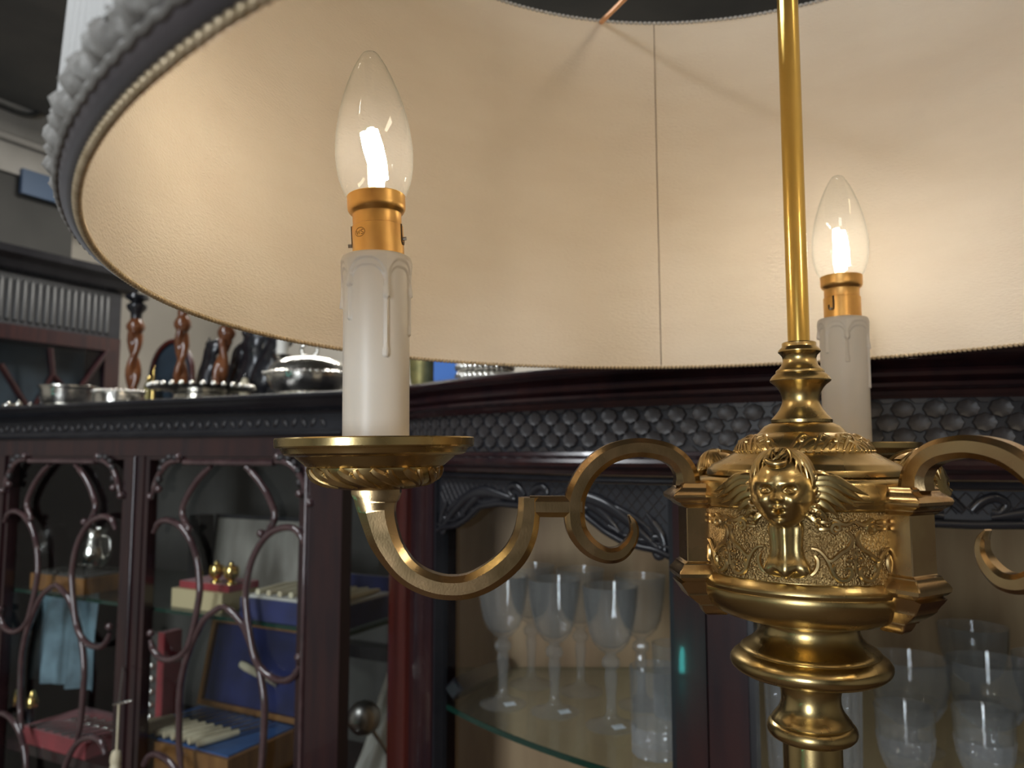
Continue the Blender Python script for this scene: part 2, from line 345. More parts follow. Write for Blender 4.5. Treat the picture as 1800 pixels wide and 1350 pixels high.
# --- leaf relief on the lid: repeated acanthus sprigs
def leaf_mesh(L, w, bend, n=8):
    """a small raised curling leaf in the local x (length) / y (width) plane, z up"""
    mb = MB()
    pts = [(L*t, bend*math.sin(t*2.6)*w*2.2, 0.0003*math.sin(math.pi*t)) for t in np.linspace(0, 1, n)]
    rad = [w*(0.35+0.65*math.sin(math.pi*min(1, t*0.9+0.1)))*(1-0.75*t**3) for t in np.linspace(0, 1, n)]
    return tube(pts, rad, 6, flat=0.6, upv=(0, 0, 1))
def surf_lid(a, y):          # point and frame on the carved shoulder of the lid
    ys = [763, 766, 770, 775, 781, 787, 792, 795]; rs = [84, 93, 101.5, 109, 115.5, 120.5, 123, 123.5]
    r = np.interp(y, ys, rs)*K; return np.array([r*math.cos(a), r*math.sin(a), zpx(y)])
lid_leaf = None
for i in range(60):
    a = 2*math.pi*i/60; blk = (i//10) % 2; sgn = 1 if blk == 0 else -1
    pts = []; ln = 0.30+0.16*((i*7) % 5)/5.0; lift = (12, 25, 19)[i % 3]
    for t in np.linspace(0, 1, 9):
        ang = a+sgn*(ln*t**1.1); y = 791-lift*math.sin(t*2.3)/math.sin(1.57)
        pts.append(surf_lid(ang, max(764, min(793, y))))
    up = [np.array([p[0], p[1], 0.8*math.hypot(p[0], p[1])]) for p in pts]
    rad = [0.0002+(0.00085 if i % 3 else 0.0006)*math.sin(math.pi*min(1, 0.15+0.85*t)) for t in np.linspace(0, 1, 9)]
    MB().add(*tube(pts, rad, 6, 0.8, up)).obj('leaf', 'brass_relief', LID, basis=LW)
for i in range(12):
    a = 2*math.pi*(i+0.3)/12; c = surf_lid(a, 777); MB().add(*ball(c, 0.0013, 8, 6)).obj('berry', 'brass_relief', LID, basis=LW)
for i in range(60):
    a = 2*math.pi*i/60; c = surf_lid(a, 793); 
    if i == 0: pip0 = MB().add(*ball((0, 0, 0), 0.0006, 6, 4)).obj('pip', 'brass_relief', LID, basis=LW @ T3(*c))
    else: clone(pip0, LID, LW @ T3(*c))

# --- scroll relief of the embossed band (six mirrored panels)
RB = 190.0*K
def band_pt(s, z, off=0.0): a = s/RB; return np.array([(RB+off)*math.cos(a), (RB+off)*math.sin(a), z])
zf = PY(1480, 990, 0.304)[2]
def cr(pts): return [((x-205)*0.0000605, (960-y)*0.0000605) for x, y in pts]     # traced on a 3.86x enlargement, origin at the fleur
HALF = [cr([(262, 1000), (268, 988), (256, 978), (240, 986), (234, 1006), (244, 1036), (272, 1056), (310, 1054), (345, 1015), (368, 955), (396, 905), (432, 870), (470, 860)]),
        cr([(452, 905), (436, 935), (438, 975), (455, 1010), (478, 1030)]),
        cr([(400, 905), (378, 930), (352, 935), (322, 912), (292, 885), (262, 868), (238, 842), (222, 805), (226, 775), (246, 752)]),
        cr([(330, 728), (318, 742), (300, 738), (298, 718), (318, 704), (340, 714), (348, 742), (330, 762), (306, 758)]),
        cr([(212, 684), (232, 700), (262, 708), (290, 700), (312, 684), (336, 676)]),
        cr([(352, 694), (420, 692)]), cr([(352, 734), (420, 738)]),
        cr([(228, 944), (236, 930), (250, 932), (252, 946)]),
        cr([(330, 960), (342, 985), (330, 1010)])]
MID = [cr([(205, 1010), (205, 960), (205, 930)]), cr([(205, 925), (192, 900), (205, 862), (218, 900), (205, 925)]), cr([(192, 694), (218, 694)]), cr([(192, 732), (218, 732)])]
rel0 = []
for mir in (1, -1):
    for c in HALF:
        q = spline(c, 5); pts = [band_pt(mir*p[0], zf+p[1], 0.0004) for p in q]; up = [np.array([p[0], p[1], 0]) for p in pts]
        n = len(pts); rad = [0.00062+0.00040*math.sin(math.pi*(i/(n-1))) for i in range(n)]
        rel0.append(tube(pts, rad, 6, 0.85, up))
for c in MID:
    q = spline(c, 4); pts = [band_pt(p[0], zf+p[1], 0.0004) for p in q]; up = [np.array([p[0], p[1], 0]) for p in pts]
    rel0.append(tube(pts, 0.00055, 6, 0.85, up))
rel_objs = []
for k in range(6):
    ang = A_LEFT+math.radians(30.0+60*k)+(math.radians(1.5) if k % 2 else -math.radians(1.5))
    B = LW @ rot_z(ang)
    for i, (v, f) in enumerate(rel0):
        if k == 0: rel_objs.append(MB().add(v, f).obj('scroll', 'brass_relief', BAND, basis=B))
        else: clone(rel_objs[i], BAND, B)

# --- the candle arms
def arm_rz(px, py):
    """photo pixel -> (r, z) in the vertical plane of the left arm"""
    d = ray(px, py); n = np.array([-math.sin(A_LEFT), math.cos(A_LEFT), 0]); c = np.array([CX, CYY, H])
    t = ((c-CAMP)@n)/(d@n); p = CAMP+d*t
    return (p-c)@np.array([math.cos(A_LEFT), math.sin(A_LEFT), 0]), p[2]
PXM = 0.2556e-3
def arm_section(path, name, parent, thick=0.0105, n=6, mat='brass_arm', sc=1.0, basis=None, face=0.50, end_taper=None):
    """path: (px, py, width_px) in the left arm's plane -> chamfered bar; local x = radius"""
    q = spline([(*arm_rz(x, y), w*PXM) for x, y, w in path], n)
    P = np.array([[p[0]*sc, p[1]] for p in q]); Wd = np.array([p[2] for p in q])
    T = np.gradient(P, axis=0); T /= np.linalg.norm(T, axis=1)[:, None]
    rings = []
    for i in range(len(P)):
        nx, nz = -T[i][1], T[i][0]; w = Wd[i]/2; t = thick/2*min(1.0, 0.35+0.65*Wd[i]/(30*PXM))
        sec = [(w, -t*0.60), (w, t*0.60), (w*face, t), (-w*face, t), (-w, t*0.60), (-w, -t*0.60), (-w*face, -t), (w*face, -t)]
        rings.append([(P[i][0]+nx*a, b, P[i][1]+nz*a) for a, b in sec])
    return loft(rings)
PATH_SCROLL = [(1207, 852, 44), (1206, 838, 40), (1200, 822, 36), (1186, 805, 33.5), (1160, 792, 33), (1116, 787, 33), (1070, 799, 34), (1034, 828, 35), (1013, 866, 35.5), (1009, 900, 35), (1014, 932, 34), (1034, 959, 32), (1062, 974.5, 27), (1087, 973, 25), (1105, 957, 20.5), (1114, 937, 15.5), (1112.5, 919, 12), (1105, 905, 4)]
PATH_STUB = [(1022, 890, 36), (990, 890, 36), (960, 890, 35.5), (931, 889.5, 35)]
PATH_U = [(929.5, 874, 36), (929.5, 890, 37), (929, 905, 38.5), (923, 938, 41), (908, 970, 43), (886, 994, 43.5), (857, 1015, 43), (828, 1028, 41), (800, 1032, 40), (768, 1029, 40), (736, 1017, 41), (711, 999, 43), (690, 972, 47), (676, 945, 53), (666, 912, 58), (662, 888, 67), (662, 874, 78), (662, 867, 83), (662, 858.5, 83)]
R_CANDLE = 0.1906
def taper_box(levels, hw_scale=1.0):
    """levels: (y_px, outer_r_px, half_width_mm) -> vertical stack of rectangles from r=38mm outward"""
    rings = []
    for y, r, hw in levels:
        _, z = arm_rz(1200, y); ro = (r)*PXM; h = hw*0.001; c = min(h, 0.001)
        rings.append([(0.036, -h, z), (ro-c*0.4, -h, z), (ro, -h+c*0.4, z), (ro, h-c*0.4, z), (ro-c*0.4, h, z), (0.036, h, z)])
    return loft(rings)
PIL = [(848, 217.0, 8.5), (851, 220.0, 8.97), (854, 220.5, 9.09), (857, 223.0, 9.44), (861, 229.0, 10.38), (866, 235.0, 11.21), (870, 237.0, 11.45), (875, 235.0, 11.21), (879, 230.0, 10.5), (882, 224.0, 9.79), (884, 223.0, 9.68), (887, 220.0, 8.85), (889, 215.0, 8.26), (891, 213.0, 8.02), (982, 213.0, 8.02), (984, 215.0, 8.26), (986, 219.0, 8.85), (988, 219.5, 8.85), (992, 222.0, 9.44), (998, 227.0, 10.38), (1003, 229.0, 10.86), (1009, 228.0, 10.74), (1014, 223.0, 9.91), (1017, 218.0, 9.2), (1020, 225.0, 8.97), (1026, 221.0, 8.5), (1032, 217.0, 7.79), (1038, 213.0, 7.43), (1041, 212.0, 7.43), (1047, 206.0, 6.61), (1053, 198.0, 5.66), (1059, 190.0, 4.72), (1061, 189.0, 4.72), (1062, 186.0, 4.01), (1068, 184.0, 3.54), (1074, 181.0, 2.83), (1078, 177.0, 1.89), (1080, 173.0, 0.94)]

# --- candle assembly, built upright round its own axis; z measured from the pan rim
MMPX = 0.000250
def cz(y): return (772-y)*0.000254
pan_prof = [(0, cz(775)), (120*MMPX, cz(775)), (150*MMPX, cz(774)), (168*MMPX, cz(770.5)), (173.5*MMPX, cz(770)), (175*MMPX, cz(772)), (174.5*MMPX, cz(784)), (173*MMPX, cz(786.5)), (165*MMPX, cz(787.5)), (163*MMPX, cz(790)), (160*MMPX, cz(796)), (155*MMPX, cz(799)), (147*MMPX, cz(801)), (141*MMPX, cz(801.5)), (138*MMPX, cz(804)), (133*MMPX, cz(808)), (127*MMPX, cz(813)), (121*MMPX, cz(818)), (118*MMPX, cz(820)), (116*MMPX, cz(820.5)), (115*MMPX, cz(826)), (112*MMPX, cz(833)), (106*MMPX, cz(841)), (96*MMPX, cz(848)), (82*MMPX, cz(854)), (64*MMPX, cz(858)), (40*MMPX, cz(860)), (0, cz(860))]
def pan_r(y): 
    ys = [820.5, 826, 833, 841, 848, 854, 858]; rs = [116, 115, 112, 106, 96, 82, 64]; return np.interp(y, ys, rs)*MMPX
RT = 60*MMPX*0.985
ZTOP = cz(446)
def sleeve_mesh():
    drips = [(-90, 541, 3.4, 0), (-40, 509, 5.5, 568), (27, 532, 5.0, 633), (84, 523, 4.5, 592), (140, 548, 5, 0), (195, 520, 5, 580), (232, 500, 5, 0)]
    # angle deg (0 = towards viewer), y of end, half width px, y of thin second run
    drips = sorted([((a+360) % 360, y, w, y2) for a, y, w, y2 in drips])
    nseg = 176
    ys = [446, 446, 446.3, 447.5, 449.5, 452, 455]+list(np.arange(458, 642, 2.2))+[650, 690, 730, 775]
    rr = [0.0, 46, 52, 57, 59.6, 60.3, 60]
    verts = []; faces = []
    def sm(x): x = max(0.0, min(1.0, x)); return x*x*(3-2*x)
    for j, y in enumerate(ys):
        base = rr[j] if j < len(rr) else 60
        row = []
        for i in range(nseg):
            th = 360.0*i/nseg
            d = 0.0
            if j >= 3:
                # skirts
                k = 0
                for m in range(len(drips)):
                    a0 = drips[m][0]; a1 = drips[(m+1) % len(drips)][0]+(360 if m == len(drips)-1 else 0)
                    t = th if th >= a0 else th+360
                    if a0 <= t <= a1:
                        u = abs(2*(t-a0)/(a1-a0)-1); break
                else: u = 0
                yA = 463+(496-463)*u**3.2; yB = 474+(506-474)*u**3.2
                d = max(d, 5.2*sm((yA-y)/5.0+0.5), 0)
                d = max(d, 2.8*sm((yB-y)/3.6+0.5))
                for (a, ye, wd, y2) in drips:
                    dd = ((th-a+180) % 360-180)*math.pi/180*60
                    wloc = wd*(0.80+0.35*sm((y-(ye-30))/25.0))
                    if y < ye:
                        cap = 1.0 if y < ye-wloc else math.sqrt(max(0, 1-((y-(ye-wloc))/wloc)**2))
                        if abs(dd) < wloc*cap: d = max(d, 8.0*math.sqrt(max(0, 1-(dd/(wloc*cap))**2))*(0.7+0.3*sm((y-(ye-25))/20.0)))
                    if y2 and y < y2:
                        w2 = 3.4*(0.9+0.65*sm((y-(y2-26))/20.0))
                        cap = 1.0 if y < y2-w2 else math.sqrt(max(0, 1-((y-(y2-w2))/w2)**2))
                        if abs(dd+0.5) < w2*cap: d = max(d, 4.8*math.sqrt(max(0, 1-((dd+0.5)/(w2*cap))**2)))
            r = (base+d*(min(1, (j-2)/5.0) if j < 8 else 1))*MMPX*0.985
            a = math.radians(th)
            row.append((r*math.sin(a), -r*math.cos(a), cz(y)))
        verts.append(row)
    V = [p for r in verts[1:] for p in r]; n = nseg
    V.append((0, 0, cz(446)))
    for j in range(len(verts)-2):
        for i in range(n): faces.append((j*n+i, j*n+(i+1) % n, (j+1)*n+(i+1) % n, (j+1)*n+i))
    for i in range(n): faces.append((len(V)-1, (i+1) % n, i))
    return V, faces
sleeve_v = sleeve_mesh()
hold_prof = [(0, cz(455)), (46.5*MMPX, cz(455)), (46.5*MMPX, cz(393)), (45.5*MMPX, cz(392)), (44*MMPX, cz(391.5)), (44*MMPX, cz(371)), (45*MMPX, cz(369)), (49*MMPX, cz(366)), (52*MMPX, cz(361)), (52.6*MMPX, cz(356)), (52.6*MMPX, cz(338)), (53*MMPX, cz(337)), (52*MMPX, cz(335.5)), (50*MMPX, cz(336)), (49.5*MMPX, cz(345)), (0, cz(346))]
bulb_prof = [(0, cz(343)), (40*MMPX, cz(343)), (47*MMPX, cz(342)), (52*MMPX, cz(337)), (57.5*MMPX, cz(328)), (62*MMPX, cz(317)), (66.5*MMPX, cz(302)), (69.5*MMPX, cz(284)), (71*MMPX, cz(264)), (70.8*MMPX, cz(248)), (69.2*MMPX, cz(228)), (66.5*MMPX, cz(208)), (62.5*MMPX, cz(187)), (57*MMPX, cz(165)), (50*MMPX, cz(142)), (41*MMPX, cz(118)), (31.5*MMPX, cz(96)), (24*MMPX, cz(82)), (20.5*MMPX, cz(77)), (18*MMPX, cz(72)), (14*MMPX, cz(67)), (8*MMPX, cz(64)), (0, cz(63))]
bulb_in = [(r*0.975, z) for r, z in bulb_prof[4:-5]]
first = {}
def candle(ARM_A, R, lean_t=0.0, lean_b=0.0, spin=0.0, zoff=0.0):
    """pan, sleeve, holder and bulb on one arm; lean in radians outward along the arm"""
    zr = PY(661, 772, 0.343)[2]+zoff
    base = LW @ rot_z(ARM_A) @ T3(R, 0, zr)
    face = rot_z(-ARM_A+math.radians(0)+spin)                    # keep drips turned as seen from the room
    Bt = base @ Matrix.Rotation(lean_t, 4, 'Y') @ face
    Bb = base @ T3(0, 0, cz(450)) @ Matrix.Rotation(lean_t+lean_b, 4, 'Y') @ T3(0, 0, -cz(450)) @ face
    new = not first
    def mk(name, vf, mat, parent, B, sharp=35):
        if name not in first: first[name] = MB().add(*vf).obj(name, mat, parent, sharp, basis=B); return first[name]
        return clone(first[name], parent, B)
    pan = mk('drip_pan', lathe(pan_prof, 96), 'brass', LAMP, Bt, 28)
    lp = None
    for i in range(26):                                          # gadrooned acanthus round the bowl
        B = Bt @ rot_z(2*math.pi*i/26)
        if 'pan_leaf%d' % (i % 2) not in first:
            pts = []
            for t in np.linspace(0, 1, 9):
                y = 823+31*t; a = (0.55*t**1.3 if i % 2 == 0 else 0.42*t-0.12*math.sin(3*t)); r = pan_r(y)+0.0002
                pts.append(np.array([r*math.cos(a), r*math.sin(a), cz(y)]))
            up = [np.array([p[0], p[1], -0.01]) for p in pts]
            rad = [0.0004+(0.0017 if i % 2 == 0 else 0.0012)*math.sin(math.pi*min(1, 0.2+0.8*t)) for t in np.linspace(0, 1, 9)]
            first['pan_leaf%d' % (i % 2)] = MB().add(*tube(pts, rad, 6, 0.7, up)).obj('leaf', 'brass_relief', pan, basis=B)
        else: clone(first['pan_leaf%d' % (i % 2)], pan, B)
    for i in range(13):
        a = 2*math.pi*(i+0.35)/13; r = pan_r(832)
        B = Bt @ T3(r*math.cos(a), r*math.sin(a), cz(832))
        mk('berry_', ball((0, 0, 0), 0.0014, 8, 6), 'brass_relief', pan, B).name = 'berry'
    sl = mk('candle_sleeve', sleeve_v, 'wax', LAMP, Bt, 60)
    ho = mk('bulb_holder', lathe(hold_prof, 64), 'brass_holder', LAMP, Bb, 30)
    for s, yy in ((1, 418), (-1, 426)):
        pn = mk('bayonet_pin%d' % s, tube([(s*46*MMPX, -0.002, cz(yy)), (s*53*MMPX, -0.0022, cz(yy))], 0.00085, 8), 'steel', ho, Bb); pn.name = 'bayonet_pin'
        mb = MB(); a0 = 0.07
        def pt(an, y): r = 46.75*MMPX; an = an if s > 0 else math.pi-an; return np.array([r*math.cos(an), r*math.sin(an), cz(y)])
        path = [pt(-0.26, 392), pt(-0.26, 424), pt(-0.14, 426), pt(0.02, 424), pt(0.04, 414)]
        slt = mk('bayonet_slot%d' % s, tube(spline(path, 4), 0.0007, 6, 0.4, [np.array([p[0], p[1], 0]) for p in spline(path, 4)]), 'gap', ho, Bb); slt.name = 'bayonet_slot'
    if 'mark' not in first:
        mb = MB()
        def on(xm, y):                                            # on the holder, x in px from its axis as seen
            r = 46.7*MMPX; a = math.asin(max(-1, min(1, xm*MMPX/r))); return np.array([r*math.sin(a), -r*math.cos(a), cz(y)])
        def stroke(pts, rad=0.00014):
            q = [on(x-662+0.0, y) for x, y in pts]; mb.add(*tube(q, rad, 5, 0.5, [np.array([p[0], p[1], 0]) for p in q]))
        stroke([(637+9.3*math.cos(t), 410+7.8*math.sin(t)) for t in np.linspace(0, 2*math.pi, 28)])
        stroke([(629.5, 406.5), (631.5, 413.5), (633.3, 408), (635.2, 413.5), (637, 406.5)], 0.00016)
        stroke(spline([(643.6, 407.6), (641.5, 406.2), (639.3, 407.6), (640.2, 409.6), (642.8, 411), (643.2, 413), (641, 414.3), (638.8, 413)], 3), 0.00016)
        first['mark'] = mb.obj('maker_mark', 'dark_metal', ho, basis=Bb)
    bu = mk('light_bulb', lathe(bulb_prof, 56), 'bulb', LAMP, Bb, 60)
    # lit filament rods on their glass stem
    rods = [((-0.0042, -0.001, cz(216)), (0.0012, 0.0008, cz(300))), ((-0.0015, 0.0014, cz(206)), (0.0034, 0.001, cz(292))), ((0.0006, -0.0016, cz(214)), (0.0042, -0.0012, cz(306))), ((-0.0028, 0.0004, cz(236)), (0.0022, -0.0005, cz(318)))]
    for i, (a, b) in enumerate(rods):
        q = [np.array(a)*(1-t)+np.array(b)*t for t in (0, .33, .66, 1)]
        fo = mk('filament%d' % i, tube(q, [0.0019, 0.0028, 0.0028, 0.0020], 10), 'filament', bu, Bb); fo.name = 'filament'
    stm = mk('stem', lathe([(0.0048, cz(341)), (0.0034, cz(334)), (0.0024, cz(318)), (0.0016, cz(304)), (0, cz(302))], 16), 'bulb', bu, Bb, 60)
arm_mesh = {}
for ang, sc in ((A_LEFT, 1.0), (A_BACK, 0.955), (A_RIGHT, 1.0)):
    B = LW @ rot_z(ang)
    key = sc
    if key not in arm_mesh:
        mb = MB().add(*arm_section(PATH_SCROLL, '', LAMP, sc=sc)).add(*arm_section(PATH_STUB, '', LAMP, sc=sc, n=3, thick=0.0103)).add(*arm_section(PATH_U, '', LAMP, sc=sc, thick=0.0107))
        arm = mb.obj('scroll_arm', 'brass_arm', LAMP, 28, basis=B)
        pil = MB().add(*taper_box(PIL)).obj('pilaster', 'brass_arm', arm, 25, basis=B)
        arm_mesh[key] = (arm, pil)
    else:
        a, p = arm_mesh[key]; arm = clone(a, LAMP, B); clone(p, arm, B)
candle(A_LEFT, R_CANDLE, lean_t=math.radians(0.7), lean_b=math.radians(2.6))
candle(A_BACK, R_CANDLE*0.955, spin=math.radians(25))
candle(A_RIGHT, R_CANDLE, spin=math.radians(-40))
# --- cherub masks
ZH = PY(1383, 864, 0.294)[2]
YH = -0.0500
def head_mesh(nu=112, nv=96):
    V = []; F = []
    ax, ay, az = 0.0122, 0.0122, 0.0145
    feats = [(0, .52, .55, .25, .07), (.34, .23, .20, .07, .055), (-.34, .23, .20, .07, .055),
             (.35, .055, .15, .085, -.21), (-.35, .055, .15, .085, -.21), (.35, .045, .085, .055, .15), (-.35, .045, .085, .055, .15),
             (0, .02, .055, .16, .09), (0, -.16, .085, .085, .24), (.125, -.195, .06, .05, .115), (-.125, -.195, .06, .05, .115),
             (.50, -.24, .21, .19, .12), (-.50, -.24, .21, .19, .12), (.20, -.36, .06, .1, -.035), (-.20, -.36, .06, .1, -.035),
             (0, -.405, .19, .045, .12), (0, -.50, .15, .042, -.17), (0, -.585, .14, .055, .13), (0, -.69, .2, .045, -.05), (0, -.83, .2, .12, .17)]
    for j in range(nv+1):
        la = -math.pi/2+math.pi*j/nv
        for i in range(nu):
            lo = 2*math.pi*i/nu
            X = math.cos(la)*math.sin(lo); Y = -math.cos(la)*math.cos(lo); Z = math.sin(la)
            d = 0.0
            if Y < 0.25:
                fade = min(1, max(0, (0.25-Y)/0.35))
                for (fx, fz, sx, sz, am) in feats: d += fade*am*math.exp(-((X-fx)/sx)**2-((Z-fz)/sz)**2)
            jaw = 1-0.16*max(0, -Z-0.25)/0.75
            # features push mostly forward
            V.append((ax*X*jaw*(1+0.15*d), YH+ay*(Y*(1+0.10*max(0, -Y)) - d*1.15), ZH+az*Z*(1+0.1*d)))
    for j in range(nv):
        for i in range(nu): F.append((j*nu+i, j*nu+(i+1) % nu, (j+1)*nu+(i+1) % nu, (j+1)*nu+i))
    return V, F
def hair_mesh():
    mb = MB(); rnd = random.Random(3)
    def pt(lo, la, off): 
        X = math.cos(la)*math.sin(lo); Y = -math.cos(la)*math.cos(lo); Z = math.sin(la)
        return np.array([(0.0120+off)*X, YH+(0.0122+off)*Y, ZH+(0.0147+off)*Z])
    # scalp
    v, f = lathe([(math.cos(t), math.sin(t)) for t in np.linspace(math.radians(52), math.pi/2-1e-3, 10)]+[(0, 1)], 40)
    mb.add([((0.0119)*p[0], YH+0.0006+0.0123*p[1], ZH+0.0150*p[2]) for p in v], f)
    for layer in range(2):
        for lo0 in np.linspace(-165, 165, 33 if layer == 0 else 27):
            lo0 += rnd.uniform(-4, 4)
            side = min(1, max(0, (abs(lo0)-24)/46)); end = 50-40*side+rnd.uniform(-5, 5)+(9 if layer else 0)
            sw = rnd.uniform(8, 20)*(1 if lo0 > -14 else -1)
            pts = []; n = 10
            for t in np.linspace(0, 1, n):
                la = math.radians(85-(85-end)*t); lo = math.radians(lo0*(0.45+0.55*t)+sw*math.sin(t*math.pi*1.15))
                pts.append(pt(lo, la, 0.0004+0.0005*layer+0.0010*math.sin(math.pi*t)))
            up = [np.array([p[0], p[1]-YH, p[2]-ZH]) for p in pts]
            rad = [(0.00055+0.00055*math.sin(math.pi*min(1, .2+t)))*(1-0.6*t**4) for t in np.linspace(0, 1, n)]
            mb.add(*tube(pts, rad, 6, 0.85, up))
    q = spline([pt(math.radians(-38), math.radians(62), .001), pt(math.radians(-28), math.radians(47), .0016), pt(math.radians(-8), math.radians(40), .0018), pt(math.radians(12), math.radians(42), .0014), pt(math.radians(22), math.radians(49), .001)], 5)
    mb.add(*tube(q, list(np.interp(np.linspace(0, 1, len(q)), [0, .3, .7, 1], [.0007, .0013, .0012, .0004])), 8))
    for s in (-1, 1):                                             # short curls over the ears
        for k in range(9):
            la = math.radians(30-8*k); lo = math.radians(s*(78+(k % 3)*11)); c = pt(lo, la, 0.0002)
            w0 = rnd.uniform(0, 3)
            q = [c+np.array([s*0.0016*math.cos(w+w0)*(1-.12*w), 0.0006-0.00025*w, 0.0016*math.sin(w+w0)*(1-.12*w)]) for w in np.linspace(0, 4.6, 10)]
            mb.add(*tube(q, [0.0007]*9+[0.0003], 6))
    return mb
def pedestal_mesh():
    lv = [(914, 24, 4.2), (922, 30, 6.0), (930, 32, 6.8), (942, 30.5, 6.6), (955, 29, 6.3), (968, 28.5, 6.2), (980, 30.5, 6.6), (989, 35, 7.2), (996, 39, 7.8), (1002, 41, 8.0), (1007, 41, 7.6), (1012, 36, 6.4), (1016, 27, 4.6), (1018, 14, 3)]
    rings = []; n = 37
    for y, hw, dep in lv:
        z = PY(1383, y, 0.298)[2]; w = hw*0.000221; d = dep*0.001; row = []
        low = max(0, (y-985)/30)
        for i in range(n):
            t = math.pi*i/(n-1)
            fl = 1+0.085*math.cos(6*(t-math.pi/2))*1.0
            row.append((-w*math.cos(t)*(1+0.05*math.cos(6*(t-math.pi/2))), -(0.0440+d*math.sin(t)**0.75*fl), z-low*0.0012*math.cos(6*(t-math.pi/2))*math.sin(t)))
        row.append((w*0.8, -0.039, z)); row.append((-w*0.8, -0.039, z))
        rings.append(row)
    return loft(rings)
def wing_mesh(s):
    mb = MB()
    def on(x, z, off): 
        x = x*0.001; return np.array([s*x, -(math.sqrt(max(1e-6, 0.0482**2-x*x))+off*0.001), ZH+z*0.001])
    fe = [((9, 4.5), (17, 5.2), (23, 1.8), (29.5, -1.6), 1.5), ((9.5, 2.5), (17, 3.0), (23, -0.6), (28.5, -4.0), 1.5), ((10, 0.5), (16, 0.6), (21, -2.8), (26.0, -6.0), 1.5), ((10, -1.5), (15, -1.8), (19, -4.6), (22.5, -7.6), 1.4), ((10, -3.5), (13.5, -4.4), (16.5, -6.6), (19.0, -9.4), 1.3), ((9.5, -6), (12, -7.4), (14, -9.2), (15.5, -11.6), 1.2), ((8.5, -9), (10.5, -10.5), (12, -12), (12.6, -13.6), 1.1)]
    for k, (a, b, c, d, w) in enumerate(fe):
        q = spline([a, b, c, d], 5); n = len(q)
        pts = [on(p[0], p[1], 1.6-0.15*k+0.5*math.sin(math.pi*i/(n-1))) for i, p in enumerate(q)]
        up = [np.array([p[0], p[1], 0]) for p in pts]
        rad = [0.001*w*(0.55+0.65*math.sin(math.pi*min(1, 0.15+0.75*i/(n-1))))*(1-0.8*(i/(n-1))**4) for i in range(n)]
        mb.add(*tube(pts, rad, 8, 0.62, up))
        # barbs
        for m in range(3, n-3, 2):
            t = m/(n-1); p = q[m]; pp = on(p[0], p[1], 2.3-0.15*k); p2 = on(p[0]+1.5, p[1]-1.6, 1.9-0.15*k)
            mb.add(*tube([pp, (pp+p2)/2, p2], [0.0003, 0.0004, 0.00015], 5))
    for k in range(9):                                            # scalloped covert edge along the root
        t = k/8; c = on(9.0+3.5*math.sin(t*2.2), 6.0-19*t, 2.2)
        mb.add(*ball(c, 0.00135-0.0004*t, 8, 6))
    q = [on(8.5+9*t, 5.2+1.6*math.sin(t*3.0), 2.0) for t in np.linspace(0, 1, 8)]
    mb.add(*tube(q, [0.0012, .0016, .0018, .0018, .0016, .0013, .001, .0006], 8, 0.8))
    return mb
hm = head_mesh(); ch = None
for k, ang in enumerate((A_LEFT+math.radians(60), A_LEFT-math.radians(60), A_LEFT+math.radians(180))):
    B = LW @ rot_z(ang+math.pi/2)
    if ch is None:
        mb = MB().add(*hm)
        for s in (-1, 1):                                        # eyelids
            for (zz, bow) in ((0.0015, 0.0009), (-0.0004, -0.0006)):
                q = []
                for t in np.linspace(-1, 1, 9):
                    x = s*0.0043+0.0019*t; z = ZH+0.0004+(zz-0.0003)*(1-t*t)*0.9
                    q.append((x, YH-0.01250+0.8*(abs(x)-0.0037)**2*60+0.0006*t*s, z))
                mb.add(*tube(q, [0.00012, .00024, .0003, .00032, .00032, .00032, .0003, .00024, .00012], 6))
        ma = mb.obj('cherub_mask', 'brass', LAMP, 60, basis=B)
        hr = hair_mesh().obj('hair', 'brass_relief', ma, 50, basis=B)
        pe = MB().add(*pedestal_mesh()).obj('fluted_bust', 'brass', ma, 40, basis=B)
        w1 = wing_mesh(-1).obj('wing', 'brass', ma, 40, basis=B); w2 = wing_mesh(1).obj('wing', 'brass', ma, 40, basis=B)
        ch = (ma, hr, pe, w1, w2)
    else:
        m2 = clone(ch[0], LAMP, B)
        for c in ch[1:]: clone(c, m2, B)

# --- the shade
RIM, TOP = 0.2856, 0.2690
Z_RIM = H+0.0727; Z_TOP = H+0.361
nrm_s = Vector((-0.0158, 0.0068, 1.0)).normalized()                 # the shade hangs a little askew
BS = LW @ T3(0, 0, Z_RIM) @ Vector((0, 0, 1)).rotation_difference(nrm_s).to_matrix().to_4x4()
hs = Z_TOP-Z_RIM
def sr(t): return RIM+(TOP-RIM)*t
rows = np.linspace(0, 1, 24)
SHADE = MB().add(*lathe([(sr(t), hs*t) for t in rows], 180)).obj('lamp_shade', 'lining', LAMP, 60, basis=BS)
NP = 260
def pleat(r, z, a): return r+0.0014*abs(math.sin(a*NP/2))**0.7+0.0006*math.sin(a*37+z*20)
MB().add(*lathe([(sr(t)+0.0056-0.002*t, hs*t) for t in np.linspace(0.040, 1, 12)], NP*5, pleat)).obj('pleated_cover', 'cover', SHADE, 60, basis=BS)
MB().add(*lathe([(RIM+0.0006, 0.0), (RIM+0.0024, -0.0002), (RIM+0.0042, 0.0006), (RIM+0.0048, 0.0025), (RIM+0.0047, 0.0055), (RIM+0.004, 0.009)], 180, lambda r, z, a: r+0.0004*math.sin(a*90)*(z > .0015))).obj('velvet_band', 'velvet_band', SHADE, 60, basis=BS)
def ruff(r, z, a): return r+0.0012*math.sin(a*300+z*700+math.sin(a*23)*2.2)*math.sin(math.pi*min(1, max(0, (z-0.0055)/0.0085)))+0.0007*math.sin(a*97)+0.0005*math.sin(a*611+1)
